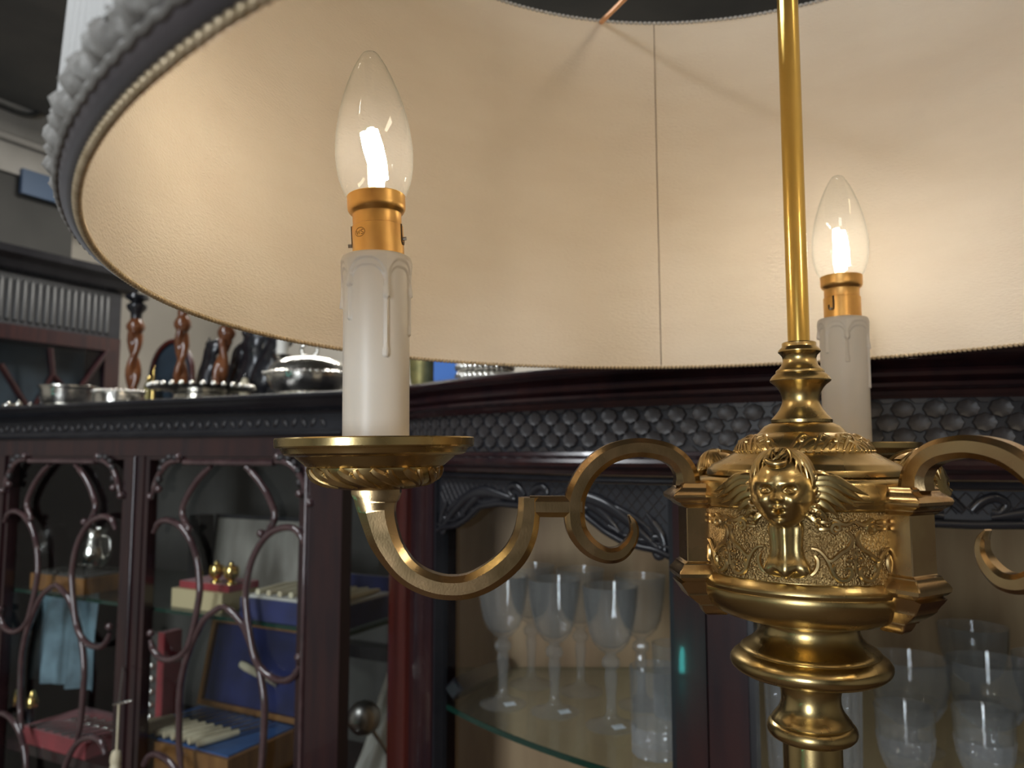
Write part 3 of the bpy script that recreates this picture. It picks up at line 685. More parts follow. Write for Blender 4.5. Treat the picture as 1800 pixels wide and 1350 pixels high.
rf = lathe([(RIM+0.003, 0.0058), (RIM+0.0052, 0.0060), (RIM+0.0064, 0.0070), (RIM+0.0068, 0.0092), (RIM+0.0066, 0.0115), (RIM+0.0056, 0.0138), (RIM+0.003, 0.0145)], 2200, ruff)
rf = ([(p[0], p[1], p[2]+0.0009*math.sin(math.atan2(p[1], p[0])*165)+0.0006*math.sin(math.atan2(p[1], p[0])*71)) for p in rf[0]], rf[1])
MB().add(*rf).obj('ruched_trim', 'ruffle', SHADE, 60, basis=BS)
MB().add(*tube([((RIM+0.0052)*math.cos(a), (RIM+0.0052)*math.sin(a), 0.0032+0.0004*math.sin(a*260)) for a in np.linspace(0, 2*math.pi, 1560, endpoint=False)], 0.0011, 6, closed=True)).obj('outer_cord', 'ruffle', SHADE, 60, basis=BS)
# twisted bead edging, too fine to count
mb = MB(); NB = 560; bv, bf = ball((0, 0, 0), 1.0, 7, 5)
for i in range(NB):
    a = 2*math.pi*i/NB
    Bm = rot_z(a) @ T3(RIM+0.0002, 0, -0.0006) @ Matrix.Rotation(0.6, 4, 'X') @ Matrix.Diagonal((0.0014, 0.0019, 0.0012, 1))
    mb.add(bv, bf, Bm)
o = mb.obj('bead_edging', 'bead', SHADE, 60, basis=BS); o['kind'] = 'stuff'
mb = MB()
for i in range(430):
    a = 2*math.pi*i/430
    mb.add(bv, bf, rot_z(a) @ T3(TOP-0.0002, 0, hs) @ Matrix.Diagonal((0.0015, 0.0021, 0.0014, 1)))
o = mb.obj('top_edging', 'cover', SHADE, 60, basis=BS); o['kind'] = 'stuff'
# lining seam
sa = None
for a in np.linspace(math.radians(80), math.radians(110), 601):
    p = np.array([CX+sr(.5)*math.cos(a), CYY+sr(.5)*math.sin(a), (Z_RIM+Z_TOP)/2])-CAMP
    x = 900+FPX*p[0]/(p@_fw)
    if sa is None or abs(x-1161) < sa[1]: sa = (a, abs(x-1161))
q = [np.array([(sr(t)-0.0002)*math.cos(sa[0]), (sr(t)-0.0002)*math.sin(sa[0]), hs*t]) for t in np.linspace(0.004, 0.996, 20)]
MB().add(*tube(q, 0.00035, 6)).obj('lining_seam', 'thread', SHADE, basis=BS)
# carrier
for i, a in enumerate((101, 221, 341)):
    a = math.radians(a)
    q = [np.array([r*math.cos(a), r*math.sin(a), hs-0.001-0.07*(1-r/TOP)]) for r in np.linspace(TOP-0.001, 0.006, 8)]
    if i == 0: s0 = MB().add(*tube(q, 0.0021, 8)).obj('carrier_strut', 'copper', SHADE, basis=BS)
    else: clone(s0, SHADE, BS @ rot_z(math.radians(120*i)))
lamp_lathe('carrier_boss', [(0, Z_TOP-0.082), (0.009, Z_TOP-0.082), (0.012, Z_TOP-0.076), (0.012, Z_TOP-0.066), (0.008, Z_TOP-0.06), (0, Z_TOP-0.06)], 'brass', seg=32)
# ================================================================== the bow-fronted cabinet on the right
BC = np.array([0.625, 1.448])
def RC(R, deg, z): a = math.radians(deg); return np.array([BC[0]+R*math.cos(a), BC[1]+R*math.sin(a), H+z])
def RPX(px, py, R):
    d = ray(px, py); dd = d[:2]; a = dd@dd; b = -2*dd@BC; c = BC@BC-R*R
    t = (-b-math.sqrt(b*b-4*a*c))/(2*a); p = d*t
    return math.degrees(math.atan2(p[1]-BC[1], p[0]-BC[0])) % 360, p[2]
def arc_sweep(prof, a0, a1, n=None):
    n = n or max(2, int(abs(a1-a0)/1.2))
    return loft([[RC(r, a0+(a1-a0)*i/n, z) for r, z in prof] for i in range(n+1)])
def arc_plate(R, a0, a1, yback, z0, z1, n=60):
    top = [RC(R, a0+(a1-a0)*i/n, z1) for i in range(n+1)]; bot = [RC(R, a0+(a1-a0)*i/n, z0) for i in range(n+1)]
    bt = [np.array([p[0], yback, p[2]]) for p in top]; bb = [np.array([p[0], yback, p[2]]) for p in bot]
    v = top+bot+bt+bb; m = n+1; f = []
    for i in range(n):
        f += [(i, i+1, 2*m+i+1, 2*m+i), (m+i, 3*m+i, 3*m+i+1, m+i+1), (i, m+i, m+i+1, i+1), (2*m+i, 2*m+i+1, 3*m+i+1, 3*m+i)]
    f += [(0, 2*m, 3*m, m), (n, m+n, 3*m+n, 2*m+n)]
    return v, f
RD = 0.868; AL, AR = 203.9, 328.0
YB = 1.15
CABR = empty('bow_front_cabinet', (0.62, 0.95, 0), 'dark mahogany bow-fronted display cabinet of crystal with fretted frieze, behind the lamp', 'cabinet')
MB().add(*arc_sweep([(0.84, 0.047), (0.872, 0.047), (0.874, 0.0505), (0.880, 0.0515), (0.883, 0.0535), (0.884, 0.0565), (0.881, 0.0585), (0.884, 0.0595), (0.8885, 0.0615), (0.890, 0.0645), (0.8885, 0.0675), (0.884, 0.069), (0.886, 0.0705), (0.892, 0.0725), (0.899, 0.0745), (0.904, 0.0765), (0.906, 0.0795), (0.904, 0.0825), (0.898, 0.0845), (0.84, 0.0845)], AL-0.8, AR, 110)).obj('cornice', 'mahogany', CABR, 25)
MB().add(*arc_plate(0.86, AL, AR, YB, 0.070, 0.0835)).obj('top_board', 'mahogany', CABR)
FRZ = MB().add(*arc_sweep([(0.84, -0.0005), (0.862, -0.0005), (0.862, 0.0475), (0.84, 0.0475)], AL+0.5, AR, 100)).obj('frieze', 'ebony_dull', CABR)
MB().add(*arc_sweep([(0.85, 0.0445), (0.8665, 0.0445), (0.8685, 0.0475), (0.85, 0.0475)], AL, AR, 90)).obj('frieze_fillet', 'mahogany', CABR)
MB().add(*arc_sweep([(0.84, -0.022), (0.870, -0.022), (0.871, -0.018), (0.878, -0.0165), (0.885, -0.0135), (0.8865, -0.010), (0.885, -0.0065), (0.879, -0.004), (0.8715, -0.003), (0.870, 0.0005), (0.84, 0.0005)], AL, AR, 100)).obj('waist_moulding', 'mahogany', CABR, 25)
# blind-fret rosettes: each a scalloped raised disc
def rosette_mesh(rx=0.0090, rz=0.0076, n=32, half=False):
    rings = []
    for (s, d) in ((1.0, 0.0), (0.985, -0.0022), (0.90, -0.0030), (0.62, -0.0021), (0.30, -0.0017)):
        rings.append([(s*rx*math.cos(t)*(1+0.055*math.cos(8*t)), d, s*rz*math.sin(t)*(1+0.055*math.cos(8*t))) for t in np.linspace(0, 2*math.pi, n, endpoint=False)])
    return loft(rings)
ros = None
def arcframe(R, deg, z):
    p = RC(R, deg, z); return T3(*p) @ rot_z(math.radians(deg)+math.pi/2)
for row, (z, off, h) in enumerate(((0.0358, 0, 1), (0.0243, 0.5, 1), (0.0128, 0, 1))):
    a = 208.6+off*1.58
    while a < 260:
        B = arcframe(0.862, a, z)
        if ros is None: ros = MB().add(*rosette_mesh()).obj('rosette', 'rosette', FRZ, 40, basis=B)
        else: clone(ros, FRZ, B)
        a += 1.58
tri = None
for z, flip in ((0.0432, 1), (0.0035, -1)):
    a = 208.6+0.79
    while a < 260:
        B = arcframe(0.862, a, z) @ Matrix.Diagonal((1, 1, flip, 1))
        if tri is None:
            sec = [(-0.0085, 0.0026), (0.0085, 0.0026), (0.003, -0.0026), (-0.003, -0.0026)]
            tri = MB().add(*loft([[(x, 0, z2) for x, z2 in sec], [(x*0.9, -0.0026, z2*0.9) for x, z2 in sec]])).obj('fret_wedge', 'rosette', FRZ, 30, basis=B)
        else: clone(tri, FRZ, B)
        a += 1.58
# back, ends, lower body
MB().add(*box(-0.165, 1.42, YB, YB+0.02, 0.1, H+0.07)).obj('back_panel', 'panel', CABR, None)
ZD0 = -0.72                                   # foot of the doors, below the frame
MB().add(*arc_sweep([(0.82, ZD0), (0.872, ZD0), (0.872, -0.0225), (0.82, -0.0225)], AL, 208.75, 4)).obj('end_post', 'red_mahogany', CABR, 30)  # red light falling on this post is put into its wood colour
MB().add(*arc_sweep([(0.82, ZD0), (0.866, ZD0), (0.866, -0.0225), (0.82, -0.0225)], 208.76, 211.75, 3)).obj('end_stile', 'mahogany', CABR, 30)
MB().add(*arc_plate(0.872, AL, AR, YB, ZD0-0.20, ZD0-0.005)).obj('plinth', 'mahogany', CABR)
MB().add(*arc_plate(0.86, AL, AR, YB, -1.40, ZD0-0.205)).obj('lower_body', 'mahogany', CABR)
for a in (206, 250, 290, 326):
    p = RC(0.82, a, -H); MB().add(*lathe([(0, 0.0), (0.02, 0.0), (0.028, 0.02), (0.02, 0.045), (0.025, 0.052), (0, 0.052)], 16)).obj('bun_foot', 'mahogany', CABR, basis=T3(p[0], p[1], 0))
MB().add(*arc_sweep([(0.84, ZD0), (0.868, ZD0), (0.868, -0.0225), (0.84, -0.0225)], 265.6, AR, 50)).obj('far_front_panel', 'mahogany', CABR)
def bow_door(a0, a1, s0, s1, name_label):
    D = MB().add(*arc_sweep([(0.846, -0.030), (0.868, -0.030), (0.870, -0.0275), (0.868, -0.0235), (0.846, -0.0235)], a0+0.05, a1-0.05)).obj('door', 'ebony', CABR, 25)
    st = [(0.846, ZD0+0.01), (0.866, ZD0+0.01), (0.866, -0.031), (0.846, -0.031)]
    MB().add(*arc_sweep(st, a0+0.05, s0-0.35, 2)).obj('door_stile', 'mahogany', D); MB().add(*arc_sweep([(0.846, ZD0+0.01), (0.8635, ZD0+0.01), (0.8635, -0.031), (0.846, -0.031)], s0-0.34, s0, 1)).obj('glazing_bead', 'ebony', D)
    MB().add(*arc_sweep(st, s1+0.35, a1-0.05, 2)).obj('door_stile', 'mahogany', D); MB().add(*arc_sweep([(0.846, ZD0+0.01), (0.8635, ZD0+0.01), (0.8635, -0.031), (0.846, -0.031)], s1, s1+0.34, 1)).obj('glazing_bead', 'ebony', D)
    MB().add(*arc_sweep([(0.846, ZD0+0.01), (0.868, ZD0+0.01), (0.868, ZD0+0.06), (0.846, ZD0+0.06)], s0, s1)).obj('bottom_rail', 'mahogany', D)
    n = 22
    P = [[RC(0.8515, s0+(s1-s0)*i/n, z) for z in (ZD0+0.06, -0.031)] for i in range(n+1)]
    v = [p for r in P for p in r]; f = [(2*i, 2*i+1, 2*i+3, 2*i+2) for i in range(n)]
    MB().add(v, f).obj('glass_pane', 'pane', D, 60)
    ac = (s0+s1)/2; hw = (s1-s0)/2
    # carved spandrel with a dipping lower edge
    def low(t):                                            # t in -1..1 across the door
        t = abs(t)
        return float(np.interp(t, [0, .25, .45, .6, .72, .82, .92, 1.0], [-.058, -.057, -.062, -.078, -.087, -.090, -.092, -.097]))
    m = 48; rings = []
    for i in range(m+1):
        t = -1+2*i/m; a = ac+hw*t; z1 = low(t)
        rings.append([RC(0.853, a, -0.031), RC(0.8585, a, -0.031), RC(0.8585, a, z1), RC(0.853, a, z1)])
    SP = MB().add(*loft(rings)).obj('carved_spandrel', 'ebony_dull', D, 40)
    q = [RC(0.861, ac+hw*t, low(t)) for t in np.linspace(-1, 1, 60)]
    MB().add(*tube(q, 0.0036, 8)).obj('edge_moulding', 'ebony', SP, 60)
    q = [RC(0.861, ac+hw*t, low(t)+0.007) for t in np.linspace(-1, -0.62, 16)]; MB().add(*tube(q, 0.0016, 6)).obj('edge_bead', 'ebony', SP, 60)
    q = [RC(0.861, ac+hw*t, low(t)+0.007) for t in np.linspace(0.62, 1, 16)]; MB().add(*tube(q, 0.0016, 6)).obj('edge_bead', 'ebony', SP, 60)
    mb = MB()
    for sgn in (-1, 1):
        for k in range(-30, 60):
            pts = []
            for s in np.linspace(0, 1, 8):
                t = -1+2*((k/30.0)+sgn*s*0.16)/1.0*1.0; z = -0.032-0.062*s
                if -0.99 < t < 0.99 and z > low(t)+0.003: pts.append(RC(0.8588, ac+hw*t, z))
            if len(pts) > 1: mb.add(*tube(pts, 0.00055, 4))
    o = mb.obj('trellis', 'rosette', SP); o['kind'] = 'stuff'
    def carve(pl, rad, flat=0.55):
        for s in (1, -1):
            q = spline([(ac+s*hw*t, z) for t, z in pl], 6); n = len(q)
            pts = [RC(0.8605, p[0], p[1]) for p in q]; up = [np.array([math.cos(math.radians(p[0])), math.sin(math.radians(p[0])), 0]) for p in q]
            rr = np.interp(np.linspace(0, 1, n), np.linspace(0, 1, len(rad)), rad)
            MB().add(*tube(pts, rr, 8, flat, up)).obj('acanthus_scroll', 'ebony', SP, 60)
    carve([(0.10, -0.052), (0.25, -0.048), (0.42, -0.045), (0.60, -0.052), (0.76, -0.068), (0.88, -0.084), (0.95, -0.094)], [0.002, 0.005, 0.0075, 0.007, 0.005, 0.004, 0.003])
    carve([(0.42, -0.046), (0.52, -0.054), (0.62, -0.066), (0.70, -0.079)], [0.004, 0.006, 0.004, 0.0015])
    carve([(0.56, -0.050), (0.68, -0.055), (0.80, -0.064), (0.90, -0.076)], [0.002, 0.004, 0.003, 0.001])
    carve([(0.86, -0.058), (0.90, -0.066), (0.95, -0.078), (0.975, -0.09)], [0.001, 0.0035, 0.004, 0.002])
    carve([(0.20, -0.049), (0.30, -0.055), (0.42, -0.058), (0.50, -0.055)], [0.001, 0.005, 0.004, 0.001])
    carve([(0.93-0.055*math.exp(-w*0.16)*math.cos(w+0.5), -0.092+0.0135*math.exp(-w*0.16)*math.sin(w+0.5)) for w in np.linspace(0, 9, 14)], [0.003, 0.003, 0.003, 0.0025, 0.002])
    carve([(0.02, -0.047), (0.06, -0.040), (0.12, -0.036), (0.17, -0.041), (0.14, -0.048), (0.10, -0.047)], [0.003, 0.004, 0.004, 0.003, 0.003, 0.002])
    return D
bow_door(211.8, 238.68, 213.5, 236.35, 'a')
bow_door(238.68, 265.5, 241.4, 263.8, 'b')
SZ = -0.31
SH = MB().add(*arc_plate(0.8455, 210.5, 326, YB-0.004, SZ-0.006, SZ)).obj('glass_shelf', 'shelf_glass', CABR)
MB().add(*arc_sweep([(0.8455, SZ-0.0062), (0.8468, SZ-0.006), (0.8468, SZ-0.0002), (0.8455, SZ+0.0001)], 210.5, 326)).obj('polished_edge', 'shelf_edge', SH)
MB().add(*arc_plate(0.845, 210.5, 326, YB-0.004, ZD0+0.0, ZD0+0.02)).obj('cabinet_floor', 'panel', CABR)
# dark bearer that carries the shelf at the left end
p0 = PY(796, 1212, 0.975); p1 = PY(886, 1172, 1.13)
MB().add(*tube([p0, p0*.98+p1*.02, p0*0.02+p1*0.98, p1], [0.010, 0.014, 0.014, 0.012], 4, upv=(0, 0, 1))).obj('shelf_bearer', 'ebony', CABR, 30)

# --- glassware
def glass_thing(name, prof, px, py, label, cat, group, mat='crystal', rfun=None, Y=None, seg=40, z=SZ, cut=None):
    p = PZ(px, py, z)
    if Y is not None: p = np.array([(px-900)/FPX*Y, Y, H+z])
    E_ = empty(name, (p[0], p[1], H+z+0.0003), label, cat, group)
    B = T3(p[0], p[1], H+z+0.0003)
    return E_, B
gob_foot = [(0, 0.0), (0.0285, 0.0), (0.029, 0.0012), (0.020, 0.0036), (0.011, 0.0075), (0.0065, 0.013), (0.0055, 0.019)]
gob_stem = [(0.0055, 0.019), (0.0052, 0.026), (0.0060, 0.040), (0.0074, 0.054), (0.0066, 0.061), (0.0058, 0.063), (0.0098, 0.0665), (0.0108, 0.0705), (0.0098, 0.0745), (0.0058, 0.078), (0.0070, 0.081)]
gob_bowl = [(0.0070, 0.081), (0.0125, 0.0845), (0.0195, 0.0925), (0.0245, 0.1035), (0.0280, 0.118), (0.0305, 0.135), (0.0322, 0.157), (0.0314, 0.157), (0.0296, 0.135), (0.0270, 0.1185), (0.0235, 0.1045), (0.0180, 0.0945), (0.0100, 0.0885), (0, 0.087)]
def facet(r, z, a): 
    k = max(0, 1-abs(z-0.096)/0.018); return r*(1+0.035*k*math.cos(14*a))
gob = None
GOB = [((884, 1238), 'crystal goblet at the left front of the cabinet glass shelf, price sticker on its foot'), ((975, 1252), 'crystal goblet in the front row between two others, below the lamp arm curve'), ((1075, 1277), 'nearest crystal goblet, beside the cut tumbler, white sticker on its foot'), ((934, 1203), 'back-row crystal goblet seen between the first and second front goblets'), ((1021, 1216), 'back-row crystal goblet seen between the second and third front goblets'), ((1128, 1240), 'back-row crystal goblet standing behind the cut tumbler')]
for i, ((x, y), lab) in enumerate(GOB):
    p = PZ(x, y, SZ); B = T3(p[0], p[1], H+SZ+0.0003) @ rot_z(0.3*i)
    E_ = empty('goblet', (p[0], p[1], H+SZ+0.0003), lab, 'goblet', 'tall crystal goblets on the glass shelf')
    if gob is None:
        gob = (MB().add(*lathe(gob_foot, 40)).obj('foot', 'crystal', E_, 50, basis=B), MB().add(*lathe(gob_stem, 12)).obj('stem', 'crystal_stem', E_, 20, basis=B), MB().add(*lathe(gob_bowl, 84, facet)).obj('bowl', 'crystal', E_, 30, basis=B))
    else:
        for g in gob: clone(g, E_, B)
    if i in (0, 1, 2):
        t = math.radians((-60, -50, -70)[i]); B2 = T3(p[0]+0.017*math.cos(t), p[1]+0.017*math.sin(t), H+SZ+0.0048) @ rot_z(0.4) @ Matrix.Rotation(0.16, 4, 'X')
        MB().add(*box(-0.007, 0.007, -0.0045, 0.0045, 0, 0.0004)).obj('price_sticker', 'white_card', E_, None, basis=B2)
def cutr(r, z, a): return r*(1+0.03*math.cos(14*a)*(1 if z < 0.055 else 0.3))
tum = [(0, 0), (0.0235, 0), (0.025, 0.002), (0.0255, 0.03), (0.0262, 0.055), (0.0272, 0.088), (0.0258, 0.088), (0.0242, 0.055), (0.023, 0.012), (0, 0.010)]
for (x, y, s, lab) in ((1155, 1326, 1.0, 'cut-crystal tumbler at the right end of the goblets, beside the dark stile'), (1186, 1258, 0.95, 'second tumbler behind the first, mostly hidden by the dark stile')):
    p = PZ(x, y, SZ)
    E_ = empty('tumbler', (p[0], p[1], H+SZ+0.0003), lab, 'tumbler', 'cut tumblers on the glass shelf'); B = T3(p[0], p[1], H+SZ+0.0003) @ Matrix.Scale(s, 4)
    MB().add(*lathe([q for q in tum[:4]], 70, cutr)).obj('cut_base', 'cut_crystal', E_, 20, basis=B)
    MB().add(*lathe(tum[3:], 70, cutr)).obj('wall', 'crystal', E_, 20, basis=B)
rum_bowl = [(0.006, 0.024), (0.016, 0.027), (0.027, 0.036), (0.034, 0.050), (0.0382, 0.068), (0.0398, 0.094), (0.0388, 0.094), (0.0370, 0.068), (0.0328, 0.051), (0.0255, 0.038), (0.014, 0.031), (0, 0.029)]
rum_foot = [(0, 0), (0.030, 0), (0.0305, 0.0012), (0.020, 0.004), (0.008, 0.008), (0.0058, 0.013), (0.006, 0.024)]
rum = None
for (x, Y, s, lab) in ((1578, 0.835, 1.0, 'wide rummer glass standing just right of the lamp column, behind a small glass'), (1713, 0.825, 1.0, 'wide rummer glass at the far right, behind the rightmost small glass'), (1828, 0.84, 1.0, 'rummer glass cut off by the right edge of the picture'), (1690, 0.985, 1.0, 'rummer glass in the back row at the right, seen over the other rummers')):
    X = (x-900)/FPX*Y; B = T3(X, Y, H+SZ+0.0003)
    E_ = empty('rummer', (X, Y, H+SZ+0.0003), lab, 'wine glass', 'rummers behind the right door')
    if rum is None:
        rum = (MB().add(*lathe(rum_foot, 40)).obj('foot', 'crystal', E_, 50, basis=B), MB().add(*lathe(rum_bowl[:4], 72, lambda r, z, a: r*(1+.03*math.cos(13*a)))).obj('cut_bowl_base', 'cut_crystal', E_, 20, basis=B), MB().add(*lathe(rum_bowl[3:], 72)).obj('bowl', 'crystal', E_, 50, basis=B))
    else:
        for g in rum: clone(g, E_, B)
sh_bowl = [(0.0055, 0.016), (0.012, 0.018), (0.0185, 0.026), (0.0225, 0.038), (0.0245, 0.054), (0.0250, 0.075), (0.0262, 0.0785), (0.0250, 0.079), (0.0232, 0.075), (0.0222, 0.054), (0.020, 0.039), (0.0155, 0.028), (0, 0.022)]
sh_foot = [(0, 0), (0.024, 0), (0.0245, 0.0012), (0.014, 0.004), (0.006, 0.009), (0.0055, 0.016)]
shy = None
for (x, Y, lab) in ((1567, 0.727, 'small cut sherry glass beside the lamp column'), (1701, 0.717, 'small cut sherry glass nearest the right edge'), (1850, 0.71, 'small cut sherry glass just outside the right edge')):
    X = (x-900)/FPX*Y; B = T3(X, Y, H+SZ+0.0003)
    if Y == 0.71: continue
    E_ = empty('sherry_glass', (X, Y, H+SZ+0.0003), lab, 'glass', 'small sherry glasses in front')
    if shy is None:
        shy = (MB().add(*lathe(sh_foot, 36)).obj('foot', 'crystal', E_, 50, basis=B), MB().add(*lathe(sh_bowl[:5], 72, lambda r, z, a: r*(1+.03*math.cos(12*a)))).obj('cut_bowl_base', 'cut_crystal', E_, 20, basis=B), MB().add(*lathe(sh_bowl[4:], 72)).obj('bowl', 'crystal', E_, 50, basis=B))
    else:
        for g in shy: clone(g, E_, B)
Y = 0.775; X = (1412-900)/FPX*Y; B = T3(X, Y, H+SZ+0.0003)
E_ = empty('crystal_vase', (X, Y, H+SZ+0.0003), 'heavily cut crystal vase showing behind the lamp column', 'vase')
MB().add(*lathe([(0, 0), (0.040, 0), (0.042, 0.004), (0.043, 0.05), (0.0450, 0.11)], 96, lambda r, z, a: r*(1+.03*math.cos(22*a))*(1+0.012*math.cos(z*600))), ).obj('cut_wall', 'cut_crystal', E_, 15, basis=B)
MB().add(*lathe([(0.0450, 0.11), (0.046, 0.125), (0.0445, 0.125), (0.041, 0.11), (0.038, 0.02), (0, 0.018)], 60)).obj('rim', 'crystal', E_, 40, basis=B)

# ================================================================== the fretted cabinet on the left
LO = PY(601, 900, 1.15)[:2]
LDU = np.array([-math.cos(ROOM), -math.sin(ROOM)]); LDV = np.array([-math.sin(ROOM), math.cos(ROOM)])
def L(u, v, z): p = LO+LDU*u+LDV*v; return np.array([p[0], p[1], H+z])
def LPV(px, py, v=0.0):
    d = ray(px, py); o = LO+LDV*v
    t, u = np.linalg.solve(np.array([[d[0], -LDU[0]], [d[1], -LDU[1]]]), o); return u, t*d[2]
def LUV(px, py, z):
    p = PZ(px, py, z)[:2]-LO; return p@LDU, p@LDV
def lbox(u0, u1, v0, v1, z0, z1):
    v, f = box(u0, u1, v0, v1, z0, z1); return [L(*p) for p in v], f
def lmat(u, v, z): p = L(u, v, z); return T3(*p) @ RM        # local x runs to the right, y into the cabinet
UE = 0.93; VD = 0.345; LZ0 = -0.80
e = L(UE/2, VD/2, -H)
CABL = empty('fretwork_cabinet', e, 'dark display cabinet with curling fretwork doors, silver standing on its top, left of the lamp', 'cabinet')
prof = [(0.03, 0.060), (-0.002, 0.060), (-0.004, 0.063), (-0.012, 0.065), (-0.020, 0.0695), (-0.026, 0.0755), (-0.029, 0.0805), (-0.034, 0.082), (-0.036, 0.085), (-0.035, 0.0885), (-0.03, 0.0905), (0.03, 0.0905)]
MB().add(*loft([[L(u, v, z) for v, z in prof] for u in (-0.03, UE+0.03)])).obj('cornice', 'ebony', CABL, 25)
MB().add(*lbox(-0.03, UE+0.03, 0.02, VD+0.01, 0.066, 0.0903)).obj('top_board', 'ebony', CABL, None)
LFR = MB().add(*lbox(0, UE, 0.006, 0.03, 0.026, 0.0605)).obj('frieze', 'ebony_dull', CABL, None)
MB().add(*loft([[L(u, v, z) for v, z in [(0.03, 0.0245), (-0.001, 0.0245), (-0.006, 0.0265), (-0.0075, 0.029), (-0.006, 0.0315), (0.0, 0.033), (0.0, 0.036), (0.03, 0.036)]] for u in (0, UE)])).obj('frieze_bead', 'ebony', CABL, 25)
lf = None
for i in range(46):                                                      # carved leaf-and-berry run of the frieze
    u = 0.045+i*0.0192; B = lmat(u, 0.0055, 0.047) @ Matrix.Rotation(math.radians(35 if i % 2 else -35), 4, 'Y')
    if lf is None:
        pts = [(0, -0.0008*math.sin(math.pi*t), -0.0085+0.017*t) for t in np.linspace(0, 1, 7)]
        lf = MB().add(*tube(pts, [0.0012, 0.003, 0.0044, 0.0045, 0.0036, 0.002, 0.0006], 6, 0.6, (0, -1, 0))).obj('carved_leaf', 'rosette', LFR, 60, basis=B)
    else: clone(lf, LFR, B)
MB().add(*lbox(0, UE, 0.0, 0.03, -0.006, 0.0243)).obj('top_rail', 'mahogany', CABL, None)
MB().add(*lbox(0, 0.0700, 0.0, 0.0236, LZ0, -0.0062)).obj('corner_stile', 'mahogany', CABL, None)
MB().add(*tube([L(0.069, -0.001, LZ0), L(0.069, -0.001, -0.006)], 0.0035, 8)).obj('stile_bead', 'fret', CABL, 60)
MB().add(*lbox(0.860, UE, 0.0, 0.0236, LZ0, -0.0062)).obj('corner_stile', 'mahogany', CABL, None)
MB().add(*lbox(0, 0.02, VD-0.03, VD, LZ0, 0.0655)).obj('rear_stile', 'red_mahogany', CABL, None)
MB().add(*lbox(0, 0.012, 0.0240, VD-0.031, -0.05, 0.0655)).obj('side_rail', 'mahogany', CABL, None)
v = [L(0.005, a, b) for a, b in ((0.0236, LZ0), (VD-0.03, LZ0), (VD-0.03, -0.05), (0.0236, -0.05))]
MB().add(v, [(0, 1, 2, 3)]).obj('side_glass', 'pane', CABL, None)
MB().add(*lbox(0.0205, UE, VD-0.012, VD, LZ0, 0.0655)).obj('back_panel', 'lining_grey', CABL, None)
MB().add(*lbox(UE-0.012, UE, 0.024, VD-0.0125, LZ0, 0.0655)).obj('end_panel', 'mahogany', CABL, None)
MB().add(*lbox(0, UE, 0, VD, -H+0.08, LZ0-0.001)).obj('lower_body', 'mahogany', CABL, None)
for u in (0.04, UE-0.04):
    for vv in (0.04, VD-0.04):
        p = L(u, vv, -H); MB().add(*lathe([(0, 0), (0.016, 0), (0.024, 0.03), (0.018, 0.06), (0.024, 0.0795), (0, 0.0795)], 14)).obj('leg', 'mahogany', CABL, basis=T3(p[0], p[1], 0))
GZ = -0.270; WZ = -0.560
gs = MB().add(*lbox(0.013, UE-0.013, 0.028, VD-0.0125, GZ-0.006, GZ)).obj('glass_shelf', 'shelf_glass', CABL, None)
MB().add(*lbox(0.013, UE-0.013, 0.0262, 0.0279, GZ-0.0063, GZ+0.0001)).obj('polished_edge', 'shelf_edge', gs, None)
MB().add(*lbox(0.0108, 0.0129, 0.028, VD-0.0125, GZ-0.0063, GZ+0.0001)).obj('polished_edge', 'shelf_edge', gs, None)
MB().add(*lbox(0.013, UE-0.013, 0.028, VD-0.0125, WZ-0.018, WZ)).obj('wooden_shelf', 'mahogany', CABL, None)
